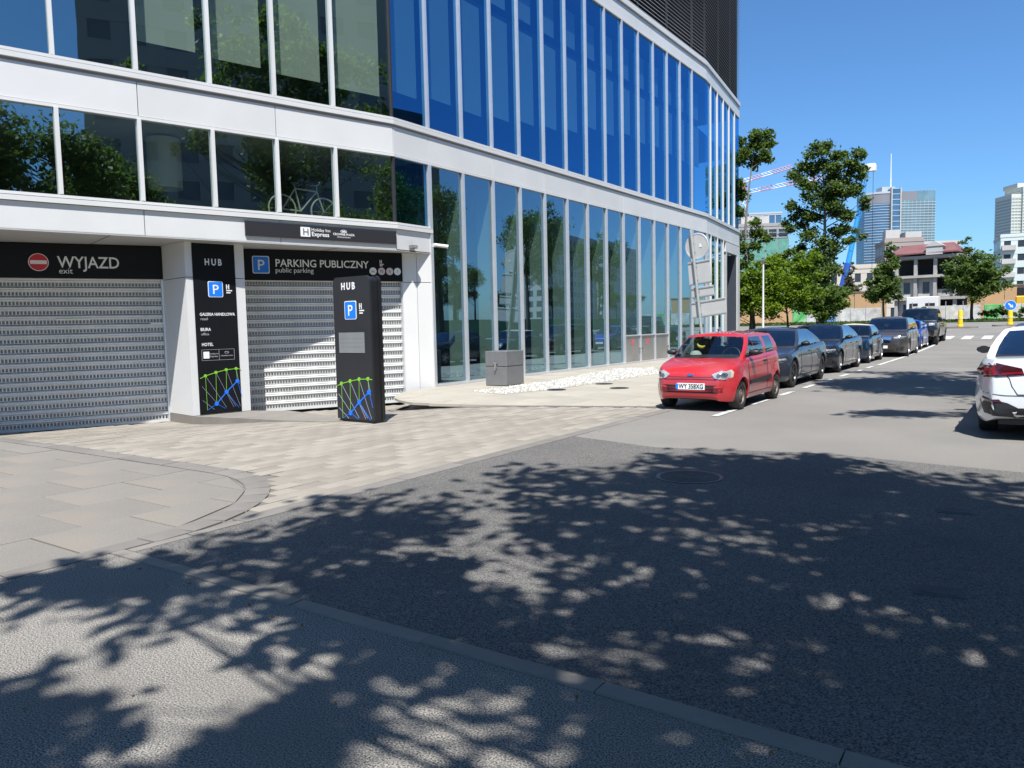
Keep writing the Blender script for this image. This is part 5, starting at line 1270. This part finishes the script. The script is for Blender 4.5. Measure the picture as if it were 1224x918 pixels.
def lamp(x, y, h, label, lantern=True):
    t = thing('street_lamp', (x, y, zg(y)), 0, label, 'street lamp')
    b = MB(); b.tube([(0, 0, -.1), (0, 0, .9), (0, 0, .95), (0, 0, h)], [.075, .075, .06, .045], 10); b.build('post', white_metal, t, True)
    b = MB(); b.bbox(-.34, .10, -.13, .13, h, h + .10, .03); b.build('lantern', box_metal, t)
    b = MB(); b.box(-.30, .02, -.10, .10, h - .012, h); b.build('lens', lamp_clear, t)
    b = MB(); b.bbox(.03, .36, -.02, .02, .38, .80, .01); b.build('notice_plate', letter_white, t); return t
lamp(-12.4, 42.4, 4.75, 'slim white street lamp post behind the parked cars')
def pole_lamp(x, y, h, label):
    t = thing('street_lamp', (x, y, zg(y)), 0, label, 'street lamp', 'tall two arm street lamps on the right')
    b = MB(); b.tube([(0, 0, -.1), (0, 0, h)], [.09, .05], 8); b.build('post', box_metal, t, True)
    for s_ in (1, -1):
        b = MB(); b.tube([(0, 0, h), (s_ * .8, 0, h + .25), (s_ * 1.5, 0, h + .3)], .035, 6); a = b.build('arm', box_metal, t)
        b = MB(); b.bbox(s_ * 1.7 - .3, s_ * 1.7 + .3, -.12, .12, h + .24, h + .34, .03); b.build('lantern', box_metal, a)
pole_lamp(15.5, 38, 9, 'two arm street lamp on the right level with the crossover'); pole_lamp(17, 64, 9, 'two arm street lamp on the right at the cross street')
t = thing('bollard', (-13.0, 34.6, 0), 0, 'dark bollard at the far corner of the glass building', 'bollard')
b = MB(); b.lathe([(.11, -.1), (.11, .06), (.085, .08), (.085, 1.05), (.095, 1.06), (.095, 1.12), (.06, 1.16), (0, 1.17)], 16); b.build('post', trim_blk, t, True)
b = MB(); b.lathe([(.089, .88), (.089, .96)], 16); b.build('band', steel, t)
yel = mat('beacon_yellow', (.80, .52, .01), .45, var=.05)
isl = structure(thing('traffic_island'))
for (x, y, h, sign, lab) in [(-4.55, 63.6, 1.2, False, 'yellow bollard without a disc on the traffic island'), (-1.6, 65.7, 1.05, True, 'yellow bollard carrying a round blue arrow sign on the traffic island')]:
    t = thing('traffic_bollard', (x, y, zg(y) + .1), 0, lab, 'traffic bollard', 'yellow bollards on the traffic islands')
    b = MB(); b.lathe([(.20, 0), (.20, .1), (.16, .14), (.15, h - .1), (.12, h - .02), (0, h)], 16); b.build('post', yel, t, True)
    b = MB(); b.lathe([(.17, h * .45), (.17, h * .6)], 16); b.build('reflector_band', mat('reflector_pale', (.7, .6, .2), .3), t)
    if sign:
        Ms = Matrix.Translation((0, -.02, h + .33)) @ Matrix.Rotation(PI / 2, 4, 'X')
        b = MB(); b.lathe([(.36, -.02), (.36, .01), (0, .01)], 28, Ms); d_ = b.build('sign_disc', letter_white, t)
        b = MB(); b.lathe([(.335, .0), (.335, .016), (0, .016)], 28, Ms); b.build('sign_face', sign_blue, d_)
        Ma = Ms @ Matrix.Rotation(R(-45), 4, 'Z'); b = MB(); b.box(-.20, .06, -.045, .045, .01, .022, Ma); b.prism([(.04, -.13), (.24, 0), (.04, .13)], .01, .022, Ma); b.build('arrow', letter_white, d_)
    b = MB(); b.prism(rrect(2.2, 1.2, .5), -.2, .1, Matrix.Translation((x, y, zg(y)))); b.build('island_kerb', concrete, isl)
# ------------------------------------------------------------------ across the street
wall_or = mat('orange_render', (.48, .30, .15), .85, var=.12, vscale=.3, dirt=((.36, .25, .16), .5, .5))
def hoarding(x0, x1, y, h, label):
    t = thing('boundary_wall', (x0, y, zg(y)), 0, label, 'wall', 'orange boundary walls')
    L = x1 - x0; n = int(L / 3)
    for k in range(n):
        b = MB(); b.bbox(k * L / n + .02, (k + 1) * L / n - .02, 0, .3, -.1, h, .02); b.build('wall_panel', wall_or, t)
    b = MB(); b.box(-.05, L + .05, -.06, .36, h, h + .14); b.build('coping', mat('coping_brown', (.20, .14, .10), .8), t)
hoarding(-34.5, -14.2, 96, 3.3, 'orange rendered boundary wall left of the unfinished building'); hoarding(-6.3, 14, 96, 3.4, 'orange rendered boundary wall right of the unfinished building')
cols = [((.50, .50, .48), 'white'), ((.10, .30, .62), 'blue'), ((.10, .42, .12), 'green'), ((.46, .45, .42), 'pale'), ((.55, .55, .5), 'grey')]
def mural(x0, n, y, seq, label):
    t = thing('site_fence', (x0, y, zg(y)), 0, label, 'fence', 'painted site fences')
    for k in range(n):
        c = cols[seq[k % len(seq)]]; b = MB(); b.bbox(k * 1.5 + .02, k * 1.5 + 1.48, 0, .05, .05, 1.45, .01); b.build('fence_panel', mat('fence_' + c[1], c[0], .7, var=.35, vscale=1.6, dirt=((.5, .5, .48), 1.1, .8)), t)
    b = MB()
    for k in range(n + 1): b.box(k * 1.5 - .03, k * 1.5 + .03, .05, .11, 0, 1.9)
    b.build('fence_posts', pole_m, t)
mural(-22.5, 6, 88, [2, 0, 1, 0, 0, 3], 'painted site fence in white and blue left of the dark tree'); mural(-10.6, 4, 88, [0, 3, 4, 0], 'pale site fence before the unfinished building'); mural(-4.3, 12, 88, [2, 0, 3, 0, 4], 'white site fence right of the broad dark tree')
t = thing('site_cabin', (-11.6, 91.5, 1.25), 0, 'white site cabin with dark windows before the unfinished building', 'cabin')
b = MB(); b.bbox(0, 3.0, 0, 2.2, 0, 2.5, .05); b.build('cabin_body', white_metal, t); b = MB(); b.box(.3, 1.1, -.02, 0, 1.0, 1.8); b.box(1.8, 2.7, -.02, 0, 1.0, 1.8); b.build('window', trim_blk, t)
conc = mat('raw_concrete', (.36, .34, .31), .85, var=.2, vscale=.5); whit = mat('render_white', (.45, .435, .41), .8, var=.1, vscale=.3); win_d = mat('window_dark', (.035, .045, .055), .15, .0, spec=.6); roof_r = mat('roof_red', (.17, .07, .068), .7, var=.2, vscale=.6)
# unfinished building with red roof
t = thing('unfinished_building', (-16.6, 118, 1.3), R(-8), 'unfinished concrete building with open floors and a red roof', 'building')
for k, z in enumerate((2.6, 5.6, 8.2)):
    b = MB(); b.box(-.3 + .4 * k, 8.6 - .2 * k, -.4, 8, z, z + .35); b.build('floor_slab', conc, t)
for x in (.2, 2.6, 5.0, 7.4):
    for z0, z1 in ((0, 2.6), (2.95, 5.6), (5.95, 8.2)): b = MB(); b.box(x, x + .4, -.1, .3, z0, z1); b.build('concrete_column', conc, t)
for x0, x1, z0, z1, mm in ((.6, 2.6, 3.0, 5.55, whit), (3.0, 5.0, 3.0, 5.55, whit), (5.4, 7.4, 3.0, 4.0, conc), (.6, 2.6, 0, 2.55, whit), (5.4, 7.4, 0, 1.2, whit)):
    b = MB(); b.box(x0, x1, .5, .7, z0, z1); w_ = b.build('infill_wall', mm, t)
    b = MB(); b.box((x0 + x1) / 2 - .4, (x0 + x1) / 2 + .4, .46, .5, z0 + .5, z0 + (z1 - z0) * .8); b.build('window_opening', win_d, w_)
b = MB(); b.box(3.0, 5.0, .5, .7, 0, 2.3); b.build('red_panel', roof_r, t)
b = MB(); b.box(0, 8.2, 2.2, 7.5, 0, 8.2); b.build('dark_core', louvre_back, t)
b = MB(); b.add([(-.6, -.6, 8.9), (7.9, -.6, 8.9), (7.9, 8, 8.9), (-.6, 8, 8.9), (.6, 2.5, 10.3), (6.8, 2.5, 10.3)], [(0, 1, 5, 4), (2, 3, 4, 5), (1, 2, 5), (3, 0, 4), (3, 2, 1, 0)]); b.build('roof', roof_r, t)
b = MB()
for k in range(16): x = -.4 + k * .53; b.box(x, x + .05, -.62, 2.4, 8.94, 8.99, Matrix.Translation((0, 0, 0)))
b.box(-.7, 8.0, -.7, -.55, 8.78, 8.95); b.build('roof_edge', roof_r, t)
b = MB(); b.box(4.2, 6.2, -.7, .6, 8.6, 9.7); b.prism([(4.0, 9.7), (6.4, 9.7), (5.2, 10.4)], -.6, .8, Matrix.Rotation(PI / 2, 4, 'X')); b.build('dormer', whit, t)

def facade_block(name, x, y, z, rz, W_, D_, floors, fh_, bays, wall, wm, label, group=None, frac=(.6, .55), slabs_=True, solo=True):
    """rectangular block with recessed window rows, slab edges and a flat roof"""
    t = thing(name, (x, y, z), rz, label, 'building', group); Ht = floors * fh_
    b = MB(); b.box(0, W_, .12, D_, 0, Ht); b.build('walls', wall, t)
    pb = MB(); bw_ = W_ / bays
    for k in range(bays + 1): pb.box(max(0, k * bw_ - bw_ * (1 - frac[0]) / 2), min(W_, k * bw_ + bw_ * (1 - frac[0]) / 2), 0, .119, 0, Ht)
    stuff(pb.build('wall_piers', wall, t))
    if slabs_:
        sb = MB()
        for k in range(floors + 1): sb.box(-.02, W_ + .02, -.03, .118, k * fh_ - (fh_ * (1 - frac[1]) * .5 if k else 0), k * fh_ + fh_ * (1 - frac[1]) * .5)
        stuff(sb.build('floor_bands', wall, t))
    for face in (0, 1):
        wb_ = MB()
        if face == 0:
            for f in range(floors):
                for k in range(bays): wb_.box(k * bw_ + bw_ * (1 - frac[0]) / 2 + .01, (k + 1) * bw_ - bw_ * (1 - frac[0]) / 2 - .01, .08, .118, f * fh_ + fh_ * (1 - frac[1]) / 2, (f + 1) * fh_ - fh_ * (1 - frac[1]) / 2)
        else:
            nb = max(2, int(D_ / bw_))
            for f in range(floors):
                for k in range(nb):
                    y0 = .4 + k * (D_ - .4) / nb
                    for xx in ((-.03, 0), (W_, W_ + .03)): wb_.box(xx[0], xx[1], y0 + bw_ * .2, y0 + bw_ * .8, f * fh_ + fh_ * .25, (f + 1) * fh_ - fh_ * .2)
        stuff(wb_.build('windows', wm, t))
    b = MB(); b.box(-.1, W_ + .1, -.1, D_ + .1, Ht, Ht + .5); b.build('parapet', wall, t)
    return t
AX = R(34.6)
# white and grey block behind the unfinished building
t = facade_block('office_block', -24.5, 163, 1, R(20), 6.8, 9, 5, 3.0, 5, mat('block_brown', (.30, .25, .23), .8), win_d, 'brownish grey office block behind the red roof', frac=(.8, .45))
b = MB(); b.box(.5, 3.0, 2, 5, 15.5, 17.6); b.box(3.8, 6.6, 1, 6, 15.5, 17.0); b.build('roof_plant', whit, t)
facade_block('office_block', -19.2, 165.5, 1, R(20), 7.2, 10, 5, 2.85, 4, whit, win_d, 'white framed office block right of the brownish block', frac=(.85, .5))
# apartment block at the right edge
t = facade_block('apartment_block', -6.6, 188, 1, R(8), 12, 12, 6, 2.75, 5, mat('render_mint', (.52, .58, .55), .8), win_d, 'pale apartment block with balconies below the slim pale tower', frac=(.5, .5))
for f in range(6): b = MB(); b.box(.2, 2.6, -.9, 0, f * 2.75 + .1, f * 2.75 + 1.1); b.build('balcony', whit, t)
# low far buildings at street end
facade_block('low_building', -32, 150, 1, R(15), 14, 10, 3, 3.2, 7, mat('render_cream', (.50, .45, .38), .85), win_d, 'low cream building behind the poplar', frac=(.5, .5))
# scaffolded building with green netting
t = facade_block('scaffolded_building', -56, 166, 1, R(29), 12.5, 14, 7, 3.0, 6, mat('block_grey', (.30, .29, .28), .8), win_d, 'grey building under construction wrapped in green netting', frac=(.85, .55))
net = mat('green_netting', (.10, .27, .21), .7, var=.25, vscale=1.2)
for k in range(5): b = MB(); b.bbox(k * 2.5 + .04, k * 2.5 + 2.46, -.7, -.62, 9.5, 18.2, .02); b.build('netting_panel', net, t)
b = MB(); b.box(3, 9, 2, 6, 21.5, 23.5); b.build('roof_frame', whit, t)
b = MB()
for k in range(6): b.box(k * 2.5 - .05, k * 2.5 + .05, -.8, -.7, 0, 20.5)
for z in (19.5, 20.4): b.box(0, 12.5, -.8, -.7, z, z + .1)
b.build('scaffold', pole_m, t)
tglass = mat('tower_glass_blue', (.10, .20, .30), .12, .5, var=.25, vscale=.05, spec=.8); tglass2 = mat('tower_glass_green', (.20, .30, .31), .14, .4, var=.3, vscale=.04, spec=.8)
tframe = mat('tower_frame', (.40, .44, .46), .5)
facade_block('glass_office', -69, 222, 1, R(25), 9, 12, 10, 3.1, 5, tframe, tglass, 'blue glass office block behind the netted building', frac=(.85, .75))
# big glass tower with antenna, about a kilometre away
t = thing('glass_tower', (-211.5, 1251.2, 0), R(34.6), 'broad blue glass skyscraper with a thin antenna on the skyline', 'skyscraper')
Wt = 101.0
def floors_box(nm, x0, x1, y0, y1, z0, z1, step, th, m, fm_, pr=.5, vert=0, parent=t):
    b = MB(); b.box(x0, x1, y0, y1, z0, z1); o = b.build(nm, m, parent); f = MB(); z = z0 + step
    while z < z1: f.box(x0 - pr, x1 + pr, y0 - pr, y1 + pr, z, z + th); z += step
    stuff(f.build('floor_bands', fm_, o))
    if vert:
        v = MB(); n = int((x1 - x0) / vert)
        for k in range(n + 1): v.box(x0 + k * vert - .25, x0 + k * vert + .25, y0 - pr - .2, y0, z0, z1)
        stuff(v.build('facade_ribs', fm_, o))
    return o
# curved left part
arcp = [(1 + 31 * u, 14 * (1 - math.sin(PI / 2 * min(1, u * 1.15)))) for u in lin(0, 1, 10)]
b = MB(); b.prism(arcp + [(32, 40), (1, 40)], 0, 172); o = b.build('curved_wing', tglass, t); f = MB()
for z in range(6, 172, 4): f.prism([(x - .3, y - .5) for x, y in arcp] + [(32, 40), (1, 40)], z, z + .8)
stuff(f.build('floor_bands', tframe, o))
b = MB(); b.prism([(x, y - .2) for x, y in arcp] + [(32, 40), (1, 40)], 172, 186); cr_ = b.build('crown_screen', mat('tower_screen', (.20, .20, .22), .6), t)
b = MB(); b.prism([(x, y - .8) for x, y in arcp] + [(32, 40), (1, 40)], 186, 189); b.build('crown_edge', tframe, t)
floors_box('lift_shaft', 33, 46, -3, 30, 0, 193, 8, 1.0, tglass, tframe, .4)
for x in (32.2, 45.5): b = MB(); b.box(x, x + 1.6, -4.5, 0, 0, 194); b.build('shaft_fin', whit, t)
floors_box('right_wing', 48, 101, 2, 40, 0, 176, 4, .9, tglass2, tframe, .5, 6)
b = MB(); b.box(48, 74, 2.2, 39, 176, 189); b.build('crown_screen', mat('tower_screen', (.20, .20, .22), .6), t)
b = MB(); b.box(74.1, 101, 2.2, 39, 176, 189.5); o = b.build('crown_glass', tglass2, t)
b = MB(); b.box(57, 58.6, .5, 2, 0, 130); b.box(60, 61, .5, 2, 0, 118); b.build('facade_fin', whit, t)
b = MB()
for x in (75, 80, 85, 90, 95, 100): b.box(x, x + .5, 2.4, 3, 189.4, 192)
b.build('roof_railing', tframe, t)
b = MB(); b.box(24, 44, 8, 26, 189, 197); b.build('roof_plant', tframe, t)
b = MB(); b.tube([(38, 10, 193), (38, 10, 214), (38, 10, 246)], [1.1, .8, .45], 6); b.build('antenna', letter_white, t)
# slim pale tower
pale = mat('tower_pale', (.55, .56, .50), .7); pgl = mat('tower_pale_glass', (.30, .35, .33), .3, spec=.6)
t = thing('slim_tower', (-28, 1074, 0), R(34.6), 'slim pale residential tower at the right edge of the skyline', 'skyscraper')
floors_box('left_bay', 0, 11, 0, 30, 0, 138, 3.6, 1.5, pgl, pale, .3, 3.6, t); floors_box('middle_bay', 11.2, 26, -3, 30, 0, 146, 3.6, 1.3, pgl, pale, .3, 5, t); floors_box('right_bay', 26.2, 42, 0, 30, 0, 141, 3.6, 1.5, pgl, pale, .3, 3.6, t)
b = MB(); b.box(-.4, 11.2, -.4, 30, 138, 142); b.box(11, 42, -3.4, 30, 146, 150); b.box(9, 42, 4, 30, 150, 155); b.build('roof_edge', pale, t)
# cranes
red_m = mat('crane_red', (.58, .26, .28), .6); wht_m = mat('crane_white', (.70, .70, .70), .6); blu_m = mat('crane_blue', (.03, .28, .62), .5)
def truss(mb, p, q, w, n):
    p, q = Vector(p), Vector(q); d = (q - p); u_ = d.normalized(); s_ = u_.cross(Vector((0, 0, 1))); s_ = s_.normalized() if s_.length > .01 else Vector((1, 0, 0)); v_ = s_.cross(u_)
    cs = [s_ * w / 2 - v_ * w / 2, -s_ * w / 2 - v_ * w / 2, v_ * w / 2]
    for c in cs: mb.tube([p + c, q + c], w * .085, 4)
    for k in range(n):
        a, c = p + d * k / n, p + d * (k + 1) / n
        for i in range(3): mb.tube([a + cs[i], c + cs[(i + 1) % 3]], w * .05, 3)
def tower_crane(x, y, hz, jib0, jib1, label, n=6, mast=True):
    t = thing('tower_crane', (x, y, 0), 0, label, 'crane', 'red and white tower cranes'); o = Vector((x, y, 0))
    if mast: b = MB(); truss(b, (0, 0, 0), (0, 0, hz), 1.6, 16); b.build('mast', wht_m, t)
    a, c = Vector(jib0) - o, Vector(jib1) - o
    for k in range(n): b = MB(); truss(b, a + (c - a) * k / n, a + (c - a) * (k + 1) / n, 1.1, 3); b.build('jib_section', red_m if (k % 2 if n > 2 else k) == 1 or k == n - 1 else wht_m, t)
    b = MB(); b.bbox(-1, 1, -1, 1, hz, hz + 2.2, .1); b.build('cab', red_m, t)
tower_crane(-79.5, 249, 44, (-80, 249, 46.5), (-66.3, 258, 51), 'red and white crane jib, upper of two beside the thin tree', 5)
tower_crane(-79, 252, 34, (-79, 252, 43.5), (-58, 264, 47.5), 'red and white crane jib, lower of two pointing at the tall tree', 6)
t = thing('mobile_crane', (-26.2, 128, 1.2), 0, 'blue mobile crane with a leaning lattice boom and a white top', 'crane'); o = Vector((-26.2, 128, 1.2))
b = MB(); b.bbox(-1.4, 1.4, -2, 2, .6, 3.2, .1); b.build('cab', blu_m, t); b = MB(); b.bbox(-1.6, 1.6, -2.6, 2.6, 0, .6, .1); b.build('tracks', trim_blk, t)
b = MB(); b.tube([(.6, 0, 3), (1.7, .4, 9)], [.6, .5], 8); b.build('boom_foot', mat('crane_deep_blue', (.02, .09, .42), .5), t)
b = MB(); b.tube([(1.7, .4, 8.8), (2.9, 1.0, 16)], [.42, .34], 8); b.build('boom', blu_m, t)
b = MB(); truss(b, (2.9, 1, 15.8), (3.9, 1.8, 23.5), .6, 12); b.build('lattice_boom', blu_m, t)
b = MB(); b.bbox(3.4, 5.3, 1.2, 2.4, 22.9, 24.0, .1); b.build('counterweight', wht_m, t)
b = MB(); b.tube([(4.9, 1.8, 23), (4.9, 1.8, 4)], .03, 4); b.build('cable', trim_blk, t)
# yellow excavator at the far right
t = thing('excavator', (-.6, 90.5, 1.25), 0, 'yellow excavator behind the white site fence at the right edge', 'excavator'); ex = mat('plant_yellow', (.70, .40, .02), .5)
b = MB(); b.bbox(-1.2, 1.2, -1, 1, 1.1, 2.2, .1); b.build('body', ex, t); b = MB(); b.bbox(-1.1, 0, -.9, 0, 2.2, 3.1, .1); b.build('cab', trim_blk, t)
b = MB(); b.tube([(.2, 0, 2.2), (1.4, 0, 3.8), (2.4, 0, 3.2)], [.25, .28, .2], 6); b.tube([(2.4, 0, 3.2), (2.2, 0, 1.6)], .18, 6); b.build('boom', ex, t)
b = MB(); b.bbox(-1.5, 1.5, -1.1, -.6, .1, 1.0, .2); b.bbox(-1.5, 1.5, .6, 1.1, .1, 1.0, .2); b.build('tracks', trim_blk, t)
b = MB(); b.bbox(1.8, 2.6, -.4, .4, .9, 1.6, .1); b.build('bucket', trim_blk, t)
# ------------------------------------------------------------------ the other side of the street (seen in the window reflections)
t = thing('green_fence', (13.5, -6, 0), 0, 'green sheet fence along the right pavement', 'fence')
for k in range(58): b = MB(); b.bbox(0, .05, k * 2.5 + .03, k * 2.5 + 2.47, .1, 2.2, .01); b.build('fence_panel', mat('fence_sheet_green', (.03, .16, .09), .6, var=.15), t)
b = MB(); b.box(-.02, .0, 10, 30, 2.35, 2.6); b.build('red_rail', mat('rail_red', (.5, .06, .03), .6), t)
facade_block('apartment_slab', 112, 300, 0, R(-100), 46, 12, 11, 2.9, 16, mat('slab_white', (.48, .47, .44), .8), win_d, 'long white apartment slab far on the right side of the street', frac=(.55, .5))
facade_block('apartment_slab', 36, 45, 0, R(-92), 41, 12, 11, 2.9, 14, mat('slab_grey', (.27, .265, .25), .8), mat('window_grey', (.13, .135, .14), .4), 'grey apartment slab across the street on the right', frac=(.55, .5))
facade_block('apartment_slab', 84, 205, 0, R(-100), 34, 12, 9, 2.9, 12, mat('slab_white', (.48, .47, .44), .8), win_d, 'shorter white apartment slab on the right before the long white one', frac=(.55, .5))
facade_block('dark_tower', 150, 210, 0, R(-80), 26, 26, 22, 3.4, 8, mat('tower_dark', (.06, .07, .09), .5), win_d, 'dark office tower far on the right side of the street', frac=(.8, .7))
w2 = [o for o in bpy.data.objects if o.name.startswith('parked_car') and 'white saloon' in str(o.get('label'))][0]
c = copy_tree(w2); c.location = (.32, 20.3, 0); c['label'] = 'second white saloon on the right, parked in front of the first'
